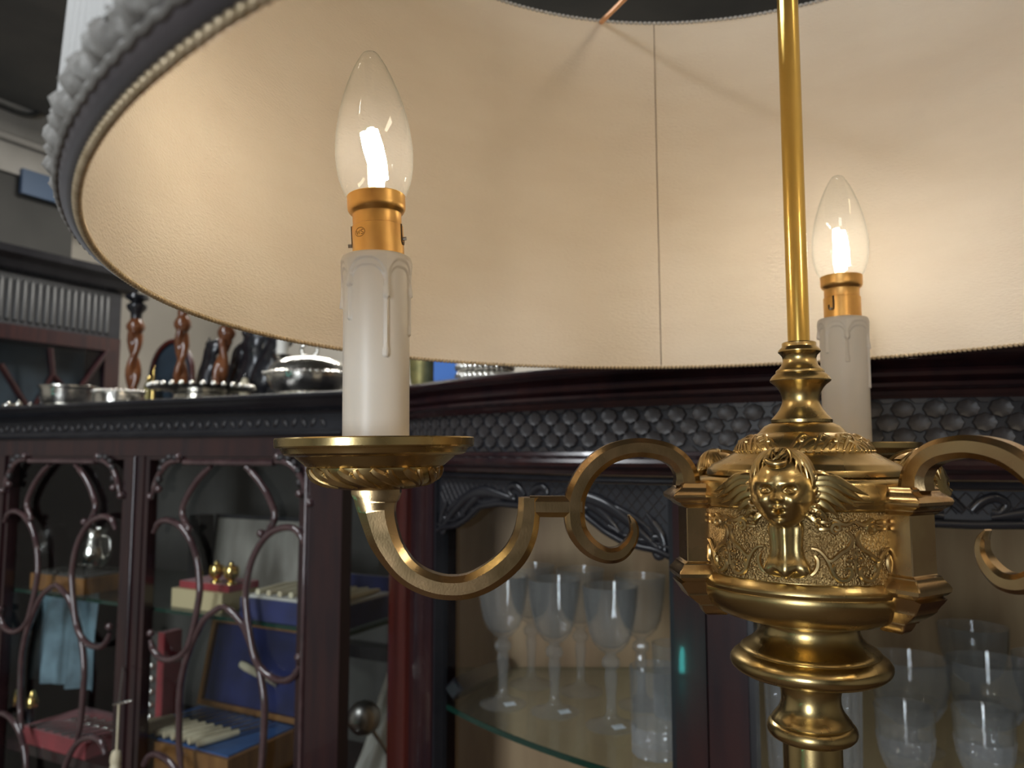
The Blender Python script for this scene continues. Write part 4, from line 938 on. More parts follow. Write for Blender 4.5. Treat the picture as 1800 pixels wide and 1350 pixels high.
# doors with interlaced fret loops: right half traced, mirrored about the middle of the door
UC = 0.2425
FH = {'loop': [(428, 821), (445, 838), (462, 862), (473, 885), (479, 905), (475, 922), (464, 937)],
      'arch': [(534, 955), (523, 934), (503, 927), (478, 935), (458, 955), (443, 983), (435, 1013), (431, 1050), (434, 1085), (440, 1125), (448, 1159), (463, 1181), (483, 1194), (503, 1196), (518, 1186), (526, 1169)],
      'lower': [(388, 1066), (403, 1077), (423, 1100), (436, 1131), (447, 1163), (456, 1200), (461, 1245), (459, 1300), (455, 1352), (446, 1400)],
      'corner': [(484, 811), (500, 812), (516, 821), (528, 838), (536, 858), (541, 880)]}
FB = [(488, 803), (527, 868), (545, 884), (459, 938), (525, 1155)]
def fret_door(uc, u0, u1):
    du_ = uc-UC
    D = MB().add(*lbox(u0, u1, 0.004, 0.022, -0.0125, -0.0065)).obj('door', 'mahogany', CABL, None)
    for a, b in ((u0, u0+0.012), (u1-0.012, u1)): MB().add(*lbox(a, b, 0.004, 0.022, LZ0+0.01, -0.0127)).obj('door_stile', 'mahogany', D, None)
    MB().add(*lbox(u0+0.012, u1-0.012, 0.004, 0.022, LZ0+0.01, LZ0+0.05)).obj('bottom_rail', 'mahogany', D, None)
    w = [L(a, 0.014, b) for a, b in ((u0+0.012, LZ0+0.05), (u1-0.012, LZ0+0.05), (u1-0.012, -0.0127), (u0+0.012, -0.0127))]
    MB().add(w, [(0, 1, 2, 3)]).obj('glass_pane', 'pane', D, None)
    MB().add(*tube([L(uc-0.102, 0.003, -0.0165), L(uc+0.102, 0.003, -0.0165)], 0.0052, 8)).obj('fret_rod', 'fret', D, 60)
    for mir in (1, -1):
        def place(pl): return [(uc+mir*(LPV(x, y)[0]-UC), LPV(x, y)[1]) for x, y in pl]
        for key, pl in FH.items():
            q = spline(place(pl), 5); off = 0.001 if key in ('arch', 'corner') else 0.005
            pts = [L(a, off, b) for a, b in q]
            n = len(pts); rad = [0.0056*(1 if 2 < i < n-3 else 0.75) for i in range(n)]
            MB().add(*tube(pts, rad, 8)).obj('fret_bar', 'fret', D, 60)
            if key in ('arch', 'lower'):
                pts = [L(a, off, b-0.385) for a, b in q if b-0.385 > LZ0+0.03]
                if len(pts) > 3: MB().add(*tube(pts, 0.0056, 8)).obj('fret_bar', 'fret', D, 60)
        for x, y in FB:
            a, b = place([(x, y)])[0]
            MB().add(*ball(L(a, 0.0, b), 0.0068, 10, 8)).obj('fret_ball', 'fret', D, 60)
        # carved leaf block in the upper corner
        a0 = uc+mir*(-0.118); 
        q = spline([(uc-mir*0.110, -0.012), (uc-mir*0.130, -0.011), (uc-mir*0.146, -0.020), (uc-mir*0.153, -0.036), (uc-mir*0.156, -0.056)], 5)
        for k in range(5):
            s = k/4; i0 = int(s*(len(q)-4)); p = q[i0:i0+4]
            MB().add(*tube([L(c[0]-mir*0.004, 0.002-0.003*math.sin(j), c[1]+0.003) for j, c in enumerate(p)], [0.003, 0.0062, 0.006, 0.002], 6)).obj('corner_leaf', 'rosette', D, 60)
    return D
fret_door(UC, 0.0745, 0.4450)
fret_door(0.682, 0.4900, 0.8580)
MB().add(*lbox(0.4455, 0.4895, 0.002, 0.022, LZ0, -0.0064)).obj('meeting_stile', 'mahogany', CABL, None)
MB().add(*tube([L(0.4675, 0.001, LZ0), L(0.4675, 0.001, -0.0066)], 0.004, 8)).obj('meeting_bead', 'mahogany', CABL, 60)

# --- a hanging hook with a turned handle in front of the meeting stile
hp = PY(207, 1245, 1.31)
HK = empty('button_hook', hp-np.array([0, 0, 0.11]), 'T-topped steel hook with turned ivory handle before the cabinet stile', 'hook')
a = PY(199, 1239, 1.31); b = PY(232, 1231, 1.31)
MB().add(*tube([a, (a+b)/2, b], [0.0018, 0.0026, 0.0018], 8)).obj('cross_bar', 'silver', HK, 60)
MB().add(*tube([PY(209, 1238, 1.31), PY(205, 1322, 1.31)], 0.0019, 8)).obj('shank', 'ivory', HK, 60)
c = PY(204, 1322, 1.31)
MB().add(*lathe([(0, 0.004), (0.006, 0.002), (0.0085, -0.006), (0.009, -0.014), (0.0075, -0.02), (0.009, -0.023), (0.008, -0.028), (0.0055, -0.06), (0.007, -0.09), (0, -0.095)], 18)).obj('handle', 'ivory', HK, 60, basis=T3(*c))
q = [L(0.4675, 0.0, -0.37), L(0.4675, -0.006, -0.368), PY(209, 1236, 1.31)]
MB().add(*tube(q, 0.0012, 6)).obj('hanging_wire', 'steel', HK, 60)

# --- things inside the left cabinet
ORD = ('first', 'second', 'third', 'fourth', 'fifth', 'sixth', 'seventh', 'eighth', 'ninth')
def thing(name, B, label, cat, group=None): return empty(name, B.to_translation(), label, cat, group)
def part(vf, name, mat, parent, B, sharp=35): return MB().add(*vf).obj(name, mat, parent, sharp, basis=B)
u = LPV(137, 1040, 0.085)[0]; B = lmat(u, 0.085, GZ+0.0003)
E_ = thing('cutlery_box', B, 'brown wooden box of silver spoons on the upper glass shelf', 'box')
part(box(-0.085, 0.085, -0.045, 0.045, 0, 0.030), 'case', 'oak', E_, B, None)
part(box(-0.080, 0.080, -0.041, 0.041, 0.030, 0.033), 'lining', 'lining_grey', E_, B, None)
for i in range(7):
    x = -0.066+i*0.022; s = part(tube([(x, -0.036, 0.036), (x, -0.01, 0.036), (x, 0.012, 0.037), (x, 0.03, 0.039), (x, 0.038, 0.037)], [0.002, 0.0018, 0.003, 0.0085, 0.003], 8, 0.5, (0, 0, 1)), 'spoon', 'silver', E_, B, 60)
u, vv = LUV(100, 1015, GZ); B = lmat(min(0.845, LPV(102, 980, 0.19)[0]), 0.19, GZ+0.0003)
E_ = thing('silver_jug', B, 'silver jug glinting behind the left fretted door', 'jug')
part(lathe([(0, 0), (0.026, 0), (0.028, 0.004), (0.014, 0.012), (0.03, 0.03), (0.036, 0.052), (0.030, 0.075), (0.022, 0.09), (0.027, 0.105), (0.024, 0.105), (0.019, 0.09), (0, 0.05)], 32), 'body', 'silver', E_, B, 60)
part(tube(spline([(0.028, 0, 0.09), (0.05, 0, 0.085), (0.052, 0, 0.055), (0.034, 0, 0.04)], 5), 0.003, 8), 'handle', 'silver', E_, B, 60)
u, vv = LUV(372, 1066, GZ); B = lmat(u, 0.085, GZ+0.0003)
E_ = thing('cream_box', B, 'cream cardboard box with a red velvet pad behind the right fretted door', 'box')
part(box(-0.062, 0.062, -0.04, 0.04, 0, 0.032), 'carton', 'cream_card', E_, B, None)
part(box(-0.055, 0.066, -0.03, 0.038, 0.0322, 0.044), 'pad', 'red_velvet', E_, B, None)
BX = B
for i, (x, lab) in enumerate(((0.022, 'left one of two small gilt cups on the red pad'), (0.058, 'right one of two small gilt cups on the red pad'))):
    Bc = BX @ T3(x, -0.018, 0.0443); C_ = thing('gilt_cup', Bc, lab, 'cup', 'gilt cups on the red pad')
    part(lathe([(0, 0), (0.009, 0), (0.009, 0.002), (0.004, 0.005), (0.011, 0.012), (0.014, 0.022), (0.012, 0.03), (0.010, 0.03), (0.011, 0.02), (0, 0.012)], 20), 'bowl', 'gold', C_, Bc, 60)
    part(ball((0, 0, 0.033), 0.0052, 10, 8), 'finial', 'gold', C_, Bc, 60)
u0, z1 = LPV(366, 905, 0.20); u1, z0 = LPV(540, 1015, 0.20); u1 = max(u1, 0.035); hw = (u0-u1)/2; B = lmat((u0+u1)/2, 0.20, GZ+0.0025); zt = z1-GZ
E_ = thing('presentation_case', B, 'open black presentation case with grey silk lid standing behind the gilt cups', 'case')
part(box(-hw, hw, 0.004, 0.016, 0, zt), 'lid', 'dark_leather', E_, B @ Matrix.Rotation(math.radians(-6), 4, 'X'), None)
part(box(-hw+0.012, hw-0.012, 0.001, 0.0038, 0.010, zt-0.008), 'silk_lining', 'grey_silk', E_, B @ Matrix.Rotation(math.radians(-6), 4, 'X'), None)
part(box(-hw-0.03, -hw-0.001, -0.02, 0.016, 0, zt*0.98), 'hinged_flap', 'dark_leather', E_, B, None)
B = lmat(0.130, 0.110, GZ+0.0003)
E_ = thing('blue_case', B, 'blue velvet cutlery case on the upper shelf beside the cabinet corner', 'case')
part(box(-0.105, 0.105, -0.078, 0.06, 0, 0.034), 'case', 'blue_velvet', E_, B, None)
part(box(-0.100, 0.100, -0.073, 0.055, 0.0342, 0.037), 'tray_lining', 'white_satin', E_, B, None)
for i in range(8):
    x = -0.085+i*0.024; part(tube([(x, -0.06, 0.041), (x, 0.0, 0.042), (x, 0.045, 0.041)], [0.005, 0.006, 0.003], 8), 'ivory_handle', 'ivory', E_, B, 60)
part(box(-0.105, 0.105, 0.061, 0.067, 0.0, 0.060), 'lid', 'blue_velvet', E_, B, None)
u, vv = LUV(513, 1100, GZ); B = lmat(0.085, 0.040, GZ+0.0003)
part_ = MB().add(*loft([[(x, y, z) for x, z in ((-0.014, 0), (0.014, 0), (0.006, 0.045))] for y in (-0.001, 0.001)]))
o = part_.obj('price_card', 'white_card', None, None, basis=B); tag(o, 'white triangular price card leaning by the cabinet corner stile', 'card')
for k in range(4):
    B = lmat(0.066, 0.262, GZ+0.0003+0.0375*k+0.078)
    if k == 0:
        o = MB().add(*lbox(0.022, 0.11, 0.237, 0.325, GZ+0.0003, GZ+0.077)).obj('plinth_block', 'lining_grey', None, None); tag(o, 'grey block on the glass shelf under the stack of cream boxes', 'block')
    o = MB().add(*box(-0.042+0.004*(k % 2), 0.040, -0.022, 0.05, 0, 0.0365)).obj('card_carton', 'cream_card' if k % 2 else 'lining_grey', None, None, basis=B)
    tag(o, ('lowest', 'second', 'third', 'topmost')[k]+' carton of the stack seen through the cabinet side glass', 'carton', 'cartons behind the side glass')
# open canteen with ivory-handled knives
u0, z0 = LPV(352, 1243, 0.21); u1, z1 = LPV(526, 1268, 0.21); u1 = max(u1, 0.03); zt = LPV(440, 1092, 0.24)[1]
zl = (z0+z1)/2; TZ = WZ+0.0005; th = zl-TZ
uc = (u0+u1)/2; hw = abs(u0-u1)/2+0.004
B = lmat(uc, 0.21, TZ)
E_ = thing('canteen', B, 'open oak cutlery canteen lined in blue, knives with ivory handles in its tray', 'cutlery case')
part(box(-hw, hw, -0.17, 0.0, 0, th-0.004), 'tray', 'oak', E_, B, None)
part(box(-hw+0.008, hw-0.008, -0.162, -0.006, th-0.0038, th-0.001), 'satin_lining', 'blue_satin', E_, B, None)
LB = B @ T3(0, 0.002, th) @ Matrix.Rotation(math.radians(-12), 4, 'X'); lh = zt-zl
part(box(-hw, hw, 0.004, 0.02, 0, lh), 'lid', 'oak', E_, LB, None)
lidp = part(box(-hw+0.010, hw-0.010, 0.0005, 0.0038, 0.010, lh-0.008), 'lid_lining', 'blue_velvet', E_, LB, None)
for a in ((-hw, -hw+0.010, 0, lh), (hw-0.010, hw, 0, lh), (-hw+0.0101, hw-0.0101, 0, 0.0098), (-hw+0.0101, hw-0.0101, lh-0.0078, lh)): part(box(a[0], a[1], -0.008, 0.0036, a[2], a[3]), 'lid_rim', 'oak', E_, LB, None)
kb = LB @ T3(-0.005, -0.006, lh*0.47) @ Matrix.Rotation(math.radians(14), 4, 'Y')
K_ = thing('ivory_knife', kb, 'ivory-handled knife clipped inside the blue canteen lid', 'knife')
part(tube([(-0.034, 0, 0), (-0.02, 0, 0), (0.01, 0, 0), (0.03, 0, 0)], [0.006, 0.0078, 0.0072, 0.0055], 8, 0.6, (0, 1, 0)), 'handle', 'ivory', K_, kb, 60)
part(tube([(0.03, 0, 0), (0.05, 0, 0), (0.07, 0, -0.002)], [0.003, 0.006, 0.004], 6, 0.3, (0, 1, 0)), 'blade', 'silver', K_, kb, 60)
kn = None
for i in range(9):
    kb = B @ T3(-hw+0.02+i*0.021, -0.15, th+0.0068) @ rot_z(math.radians(-16))
    K_ = thing('ivory_knife', kb, ORD[i]+' ivory-handled knife from the left in the canteen tray row', 'knife', 'knives in the canteen tray')
    if kn is None: kn = (part(tube([(0, -0.012, 0), (0, 0.0, 0), (0, 0.04, 0), (0, 0.062, 0)], [0.006, 0.0068, 0.0064, 0.005], 8), 'handle', 'ivory', K_, kb, 60), part(tube([(0, 0.062, 0), (0, 0.09, 0), (0, 0.135, 0)], [0.003, 0.0055, 0.002], 6, 0.35, (0, 0, 1)), 'blade', 'silver', K_, kb, 60))
    else:
        for c in kn: clone(c, K_, kb)
# red fork tray, red upright case, teal cloth, pepper pots
u, vv = LUV(128, 1284, WZ+0.03); B = lmat(u, max(0.09, min(vv, .14)), WZ+0.0005)
E_ = thing('fork_tray', B, 'red velvet tray holding a row of silver forks, low behind the left door', 'tray')
part(box(-0.11, 0.085, -0.06, 0.07, 0, 0.030), 'tray', 'red_velvet', E_, B, None)
fk = None
for i in range(7):
    fb = B @ T3(-0.085+i*0.025, -0.05, 0.033) @ rot_z(math.radians(-35))
    K_ = thing('silver_fork', fb, ORD[i]+' silver fork from the left on the red velvet tray', 'fork', 'forks on the red tray')
    if fk is None:
        mb = MB().add(*tube([(0, -0.01, 0), (0, 0.03, 0), (0, 0.055, 0.001), (0, 0.066, 0.001)], [0.0045, 0.0025, 0.003, 0.0065], 8, 0.4, (0, 0, 1)))
        fk = [part((mb.v, mb.f), 'handle', 'silver', K_, fb, 60)]
        for t in (-0.0045, -0.0015, 0.0015, 0.0045): fk.append(part(tube([(t, 0.064, 0.001), (t, 0.092, 0.002)], [0.0012, 0.0008], 5), 'tine', 'silver', K_, fb, 60))
    else:
        for c in fk: clone(c, K_, fb)
u, z = LPV(286, 1180, 0.14); B = lmat(u+0.006, 0.14, WZ+0.0005)
E_ = thing('spoon_case', B, 'narrow red case of white-bowled spoons standing upright between the fret loops', 'case')
part(box(0.002, 0.020, -0.01, 0.03, 0, LPV(300, 1112, .14)[1]-WZ), 'red_side', 'red_velvet', E_, B, None)
part(box(-0.022, 0.0018, -0.008, 0.03, 0, LPV(300, 1112, .14)[1]-WZ-0.004), 'rack', 'lining_grey', E_, B, None)
for i in range(6): part(ball((-0.010, -0.011, 0.03+i*0.024), 0.0075, 10, 7), 'spoon_bowl', 'silver', E_, B, 60)
def cloth(u0, u1, zt, zb, v0, amp, nu=36, nz=16, slope=0.0, seed=1):
    rnd = random.Random(seed); ph = [rnd.uniform(0, 6) for _ in range(4)]
    def P(i, j, off):
        s = i/nu; t = j/nz; uu = u0+(u1-u0)*s; zz = zt+(zb-zt)*t
        w = amp*(math.sin(s*17+ph[0]+1.2*t)+0.5*math.sin(s*31+ph[1]-2*t)+0.4*math.sin(t*7+ph[2]+s*4))*(0.4+0.6*t)
        return L(uu, v0-w+slope*t+off, zz)
    v = [P(i, j, 0) for j in range(nz+1) for i in range(nu+1)]; n0 = len(v); v += [P(i, j, 0.002) for j in range(nz+1) for i in range(nu+1)]
    f = []
    for j in range(nz):
        for i in range(nu):
            a = j*(nu+1)+i; q = (a, a+1, a+nu+2, a+nu+1); f.append(q); f.append(tuple(k+n0 for k in reversed(q)))
    m = nu+1
    for i in range(nu): f += [(i, n0+i, n0+i+1, i+1), (nz*m+i+1, n0+nz*m+i+1, n0+nz*m+i, nz*m+i)]
    for j in range(nz): f += [(j*m, (j+1)*m, n0+(j+1)*m, n0+j*m), (j*m+nu, n0+j*m+nu, n0+(j+1)*m+nu, (j+1)*m+nu)]
    return v, f
o = MB().add(*cloth(LPV(168, 1150, 0.10)[0], 0.900, GZ-0.0075, WZ+0.09, 0.10, 0.008)).obj('folded_cloth', 'teal_cloth', None, 60); tag(o, 'teal-grey cloth hanging in folds behind the left fretted door', 'cloth')
o = MB().add(*cloth(0.022, 0.125, -0.40, WZ+0.001, 0.29, 0.010, slope=-0.10, seed=4)).obj('satin_cloth', 'white_satin', None, 60); tag(o, 'white satin cloth spilling low behind the cabinet side glass', 'cloth')
o = MB().add(*lbox(0.022, 0.40, 0.300, 0.330, -0.392, -0.368)).obj('inner_rail', 'ebony', CABL, None)
p = PY(640, 1262, 1.315); q = PY(700, 1350, 1.345)
E_ = empty('ladle', p-np.array([0, 0, 0.04]), 'dark round-headed ladle with long handle lying on the white satin', 'ladle')
dv_ = (q-p)/np.linalg.norm(q-p)
MB().add(*ball(p, 0.028, 16, 12)).obj('bowl', 'steel', E_, 60)
MB().add(*tube([p+dv_*0.02, (p+q)/2, q], [0.004, 0.003, 0.005], 8)).obj('handle', 'steel', E_, 60)
for i, (x, y) in enumerate(((25, 1238), (56, 1240))):
    u, z = LPV(x, y, 0.06); B = lmat(u, 0.06, WZ+0.0003)
    E_ = thing('pepper_pot', B, ('left', 'right')[i]+' one of two tall brass-topped pots low behind the left door', 'pot', 'brass-topped pots')
    zt = LPV(x, y-26, .06)[1]-WZ
    part(lathe([(0, 0), (0.014, 0), (0.014, 0.004), (0.009, 0.02), (0.009, zt-0.04), (0.012, zt-0.03)], 18), 'body', 'ebony', E_, B, 60)
    part(lathe([(0.012, zt-0.03), (0.013, zt-0.02), (0.008, zt-0.008), (0.004, zt), (0, zt+0.002)], 18), 'cap', 'gold', E_, B, 60)
# ================================================================== things standing on the cabinets
LT = 0.0907
def on_top(px, v, label=None):
    """world spot on the left cabinet's top seen at column px, v metres behind its front"""
    d = ray(px, 760); o = LO+LDV*v
    t, u = np.linalg.solve(np.array([[d[0], -LDU[0]], [d[1], -LDU[1]]]), o); p = L(u, v, LT); p[2] += 0.0003
    return p, p[1]
def zat(py, Y): return PY(900, py, Y)[2]
p, Y = on_top(117, 0.07); B = T3(*p); h = zat(681, Y)-p[2]; r = 47/FPX*Y
E_ = thing('silver_bowl', B, 'round chased silver bowl on the cabinet top, second from the left end', 'bowl')
part(lathe([(0, 0), (r*.86, 0), (r*.9, 0.003), (r*.84, 0.008), (r*.93, h*.4), (r*.96, h*.8), (r*1.0, h*.93), (r*1.02, h), (r*.96, h), (r*.9, h*.8), (r*.8, 0.01), (0, 0.008)], 40, lambda rr, z, a: rr*(1+.012*math.cos(24*a)*(0.2*h < z < .85*h))), 'body', 'silver', E_, B, 40)
part(tube([(r*1.01*math.cos(a), r*1.01*math.sin(a), h) for a in np.linspace(0, 2*math.pi, 48, endpoint=False)], 0.0022, 6, closed=True), 'rim_wire', 'silver', E_, B, 60)
p, Y = on_top(206, 0.055); B = T3(*p); h = zat(687.5, Y)-p[2]; r = 41/FPX*Y
E_ = thing('silver_coaster', B, 'low silver coaster with beaded rim beside the round silver bowl', 'coaster')
part(lathe([(0, 0), (r, 0), (r*1.02, h*.5), (r*.98, h*.9), (r*.95, h*.9), (r*.95, 0.004), (0, 0.004)], 40), 'wall', 'silver', E_, B, 40)
mb = MB()
for i in range(36): a = 2*math.pi*i/36; mb.add(*ball((r*math.cos(a), r*math.sin(a), h*.93), 0.0036, 7, 5))
o = mb.obj('beaded_rim', 'silver', E_, 60, basis=B); o['kind'] = 'stuff'
p, Y = on_top(352, 0.10); B = T3(*p) ; h = zat(681, Y)-p[2]; r = 86/FPX*Y
E_ = thing('silver_salver', B, 'wide flat silver salver with scalloped gallery rim raised on a foot, left of the tureen', 'tray')
part(lathe([(0, 0), (r*.55, 0), (r*.57, 0.004), (r*.52, h*.5), (r*.6, h*.72), (r*.92, h*.84), (r, h), (r*.97, h), (r*.9, h*.9), (0, h*.86)], 56, lambda rr, z, a: rr*(1+.02*math.cos(20*a)*(z > .8*h))), 'dish', 'silver', E_, B, 40)
gb = None
for i in range(32):
    a = 2*math.pi*i/32; Bb = B @ T3(r*math.cos(a), r*math.sin(a), h)
    if gb is None: gb = part(ball((0, 0, 0), 0.0052, 8, 6), 'gallery_bead', 'silver', E_, Bb, 60)
    else: clone(gb, E_, Bb)
p, Y = on_top(541, 0.115); B = T3(*p); s = Y/FPX; top = zat(628, Y)-p[2]; r = 72*s
E_ = thing('silver_tureen', B, 'lidded silver tureen with ring handle on the cabinet top behind the candle', 'tureen')
part(lathe([(0, 0), (r*.72, 0), (r*.74, 0.003), (r*.68, 0.007), (r*.86, top*.22), (r*.98, top*.45), (r*1.0, top*.56), (0, top*.56)], 48, lambda rr, z, a: rr*(1+.012*math.cos(20*a))), 'bowl', 'silver', E_, B, 30)
part(lathe([(r*1.06, top*.56), (r*1.07, top*.60), (r*1.0, top*.64), (r*.92, top*.78), (r*.72, top*.92), (r*.45, top*.99), (r*.2, top*1.0), (0, top*1.0)], 48, lambda rr, z, a: rr*(1+.014*math.cos(28*a)*(z < .95*top))), 'lid', 'silver', E_, B, 30)
part(tube([(14*s*math.cos(a), 0, top+13*s+14*s*math.sin(a)) for a in np.linspace(0, 2*math.pi, 28, endpoint=False)], 3.2*s, 8, closed=True), 'ring_handle', 'silver', E_, B, 60)
mb = MB()
for i in range(44): a = 2*math.pi*i/44; mb.add(*ball((r*1.07*math.cos(a), r*1.07*math.sin(a), top*.585), 0.0030, 7, 5)); mb.add(*ball((r*.75*math.cos(a), r*.75*math.sin(a), 0.004), 0.0030, 7, 5))
o = mb.obj('bead_border', 'silver', E_, 60, basis=B); o['kind'] = 'stuff'
p, Y = on_top(493, 0.27); B = T3(*p); s = Y/FPX; zc = zat(624, Y)-p[2]
E_ = thing('candlestick', B, 'white candle in a slim silver stick behind the tureen', 'candlestick')
part(lathe([(0, 0), (0.03, 0), (0.03, 0.004), (0.01, 0.012), (0.006, 0.03), (0.008, zc-0.02), (0.016*1.2, zc-0.003), (0.021, zc), (0, zc)], 28), 'stick', 'silver', E_, B, 50)
part(lathe([(0, zc), (10.5*s, zc), (10.2*s, zc+0.075), (0, zc+0.075)], 24), 'candle', 'plastic_white', E_, B, 40)
for i, (x, y, lab) in enumerate(((12, 709, 'small silver salt cellar at the picture\'s left edge on the cabinet top'), (30, 706, 'small upright silver salt shaker at the left end of the cabinet top'), (50, 710, 'small dark-glinting silver pot just left of the round silver bowl'))):
    p, Y = on_top(x, 0.06); B = T3(*p); h = zat(y, Y)-p[2]
    E_ = thing('salt_cellar', B, lab, 'salt cellar'); rr = (0.012, 0.006, 0.005)[i]
    part(lathe([(0, 0), (rr, 0), (rr*.7, h*.2), (rr*1.1, h*.6), (rr, h*.9), (0, h)], 20), 'body', 'silver', E_, B, 60)
    part(ball((0, 0, h*1.05), rr*.4, 8, 6), 'knob', 'silver', E_, B, 60)
# barley-twist columns
def twist_stick(px, v, ytop, rpx, label, lean=0.0, hand=1, cap='twist', phase=0):
    p, Y = on_top(px, v); s = Y/FPX; B = T3(*p) @ Matrix.Rotation(lean, 4, 'Y'); r = rpx*s; h = zat(ytop, Y)-p[2]
    E_ = thing('twist_candlestick', B, label, 'candlestick')
    part(lathe([(0, 0), (r*1.9, 0), (r*1.9, 0.008), (r*1.2, 0.016), (r*1.25, 0.024), (r*.8, 0.03), (0, 0.03)], 28), 'foot', 'twist', E_, B, 40)
    n = 90; rings = []
    for i in range(n+1):
        t = i/n; z = 0.03+(h-0.075)*t; rings.append([(r*(.72+.30*math.cos(2*(a-hand*(z/0.0185)*0.72-phase)))*math.cos(a), r*(.72+.30*math.cos(2*(a-hand*(z/0.0185)*0.72-phase)))*math.sin(a), z) for a in np.linspace(0, 2*math.pi, 20, endpoint=False)])
    part(loft(rings), 'twisted_stem', 'twist', E_, B, 60)
    part(lathe([(0, h-.046), (r*.8, h-.045), (r*1.15, h-.036), (r*1.2, h-.028), (r*.8, h-.016), (r*.7, h-.012)], 24), 'knop', 'twist', E_, B, 50)
    part(lathe([(r*.7, h-.0118), (r*.75, h+.002), (r*1.25, h+.012), (r*1.3, h+.02), (r*.7, h+.028), (r*1.5, h+.036), (r*1.4, h+.044), (0, h+.045)], 24), 'socket', cap, E_, B, 50)
twist_stick(229, 0.26, 552, 13.0, 'leftmost barley-twist candlestick with dark socket, in front of the bookcase', lean=math.radians(0.6), cap='ebony')
twist_stick(314, 0.24, 546, 12.5, 'middle barley-twist candlestick behind the silver salver', phase=0.9)
twist_stick(376, 0.25, 560, 13.0, 'rightmost dark barley-twist candlestick, leaning among black carvings', lean=math.radians(7), hand=-1, phase=0.4)
# arched mirror, brass bells and the black carved crest
p, Y = on_top(297, 0.320); s = Y/FPX; B = T3(*p) @ RM; zt = zat(600, Y)-p[2]
E_ = thing('arched_mirror', B, 'small red-brown arched mirror between the first two twist candlesticks', 'mirror')
ar = [(-52*s, 0.002), (-52*s, zt*.55), (-40*s, zt*.82), (-18*s, zt*.96), (5*s, zt), (28*s, zt*.93), (48*s, zt*.72), (54*s, zt*.5), (54*s, 0.002)]
q = spline(ar, 6); part(tube([(a, 0, b) for a, b in q], 4.6*s, 8), 'frame', 'red_mahogany', E_, B, 60)
part(([(a, 0.003, b) for a, b in q], [tuple(range(len(q)))]), 'mirror_glass', 'navy_glass', E_, B, None)
for i, (x, y, rp, lab) in enumerate(((258, 672, 13, 'dull gilt bell at the foot of the arched mirror'), (321, 652, 5, 'tiny gilt finial right of the middle twist candlestick'), (266, 650, 4, 'tiny gilt finial before the arched mirror'))):
    p, Y = on_top(x, 0.285-0.012*i); s = Y/FPX; B = T3(*p); h = zat(y-8, Y)-p[2]
    E_ = thing('gilt_bell', B, lab, 'bell' if i == 0 else 'finial')
    part(lathe([(0, 0), (rp*s, 0), (rp*s*.95, h*.3), (rp*s*.6, h*.75), (rp*s*.3, h*.9), (0, h*.92)], 20), 'body', 'gilt_dull' if i == 0 else 'gold', E_, B, 60)
    part(ball((0, 0, h*.97), rp*s*.35, 8, 6), 'knob', 'gold', E_, B, 60)
p, Y = on_top(410, 0.300); s = Y/FPX; B = T3(*p) @ RM
E_ = thing('carved_crest', B, 'black carved wooden crest of curling leaves behind the salver and tureen', 'carving')
def X(px): return (px-410)*s*1.02
def Zc(py): return zat(py, Y)-p[2]
part(box(X(335), X(520), -0.008, 0.012, 0, Zc(684)), 'rail', 'ebony', E_, B, None)
for pl, rd in (([(335, 690), (338, 650), (352, 615), (372, 606), (384, 622), (374, 642), (360, 640)], [16, 18, 17, 13, 9, 7, 5]), ([(362, 690), (372, 665), (385, 650), (400, 655)], [16, 15, 12, 6]), ([(402, 690), (405, 655), (420, 625), (440, 610), (452, 622)], [12, 15, 16, 12, 6]), ([(440, 690), (446, 650), (452, 610), (470, 585), (500, 572), (530, 580)], [22, 24, 24, 22, 20, 14]), ([(470, 690), (482, 650), (505, 615), (530, 600)], [24, 26, 24, 16]), ([(455, 620), (440, 598), (432, 588), (440, 578)], [10, 9, 7, 3]), ([(352, 606), (340, 598), (346, 590)], [8, 6, 2])):
    q = spline(pl, 5); n = len(q); rr = np.interp(np.linspace(0, 1, n), np.linspace(0, 1, len(rd)), rd)
    part(tube([(X(a), -0.004*math.sin(i*.7), Zc(b)) for i, (a, b) in enumerate(q)], rr*s, 8, 0.55, (0, -1, 0)), 'leaf', 'ebony', E_, B, 60)
p, Y = on_top(428, 0.265); s = Y/FPX; B = T3(*p); h = zat(655, Y)-p[2]
E_ = thing('ivory_pot', B, 'small pale pot showing between the black carving and the tureen', 'pot')
part(lathe([(0, 0), (6*s, 0), (9*s, h*.4), (7*s, h*.75), (4*s, h*.85)], 20), 'body', 'ivory', E_, B, 60); part(lathe([(4.2*s, h*.85), (5*s, h*.9), (0, h)], 16), 'lid', 'ebony', E_, B, 60)
# on the bow-fronted cabinet
RT_ = 0.0838
def on_right(px, Y): return np.array([(px-900)/FPX*Y*1.0, Y, H+RT_+0.0002])
p = on_right(742, 1.07); s = 1.07/FPX; B = T3(*p)
E_ = thing('gilt_basket', B, 'dull gilt woven basket at the end of the bow-fronted cabinet top', 'basket')
part(lathe([(0, 0), (16*s, 0), (22*s, 0.02), (24*s, 0.05), (26*s, 0.07), (23*s, 0.07), (18*s, 0.01), (0, 0.006)], 60, lambda r, z, a: r*(1+.03*math.cos(20*a)*math.cos(z*500))), 'basket', 'gilt_dull', E_, B, 40)
part(tube([(24*s*math.cos(a), 0, 0.07+30*s*math.sin(a)) for a in np.linspace(0, math.pi, 14)], 2*s, 6), 'handle', 'gilt_dull', E_, B, 60)
p = on_right(782, 1.01); s = 1.01/FPX; B = T3(*p)
E_ = thing('blue_box', B, 'bright blue box on the bow-fronted cabinet top beside the gilt basket', 'box')
part(box(-20*s, 20*s, -0.002, 0.04, 0, 0.05), 'body', 'bright_blue', E_, B, None); part(box(-20.5*s, 20.5*s, -0.003, 0.041, 0.0502, 0.06), 'lid', 'bright_blue', E_, B, None)
p = on_right(852, 0.935); s = 0.935/FPX; B = T3(*p)
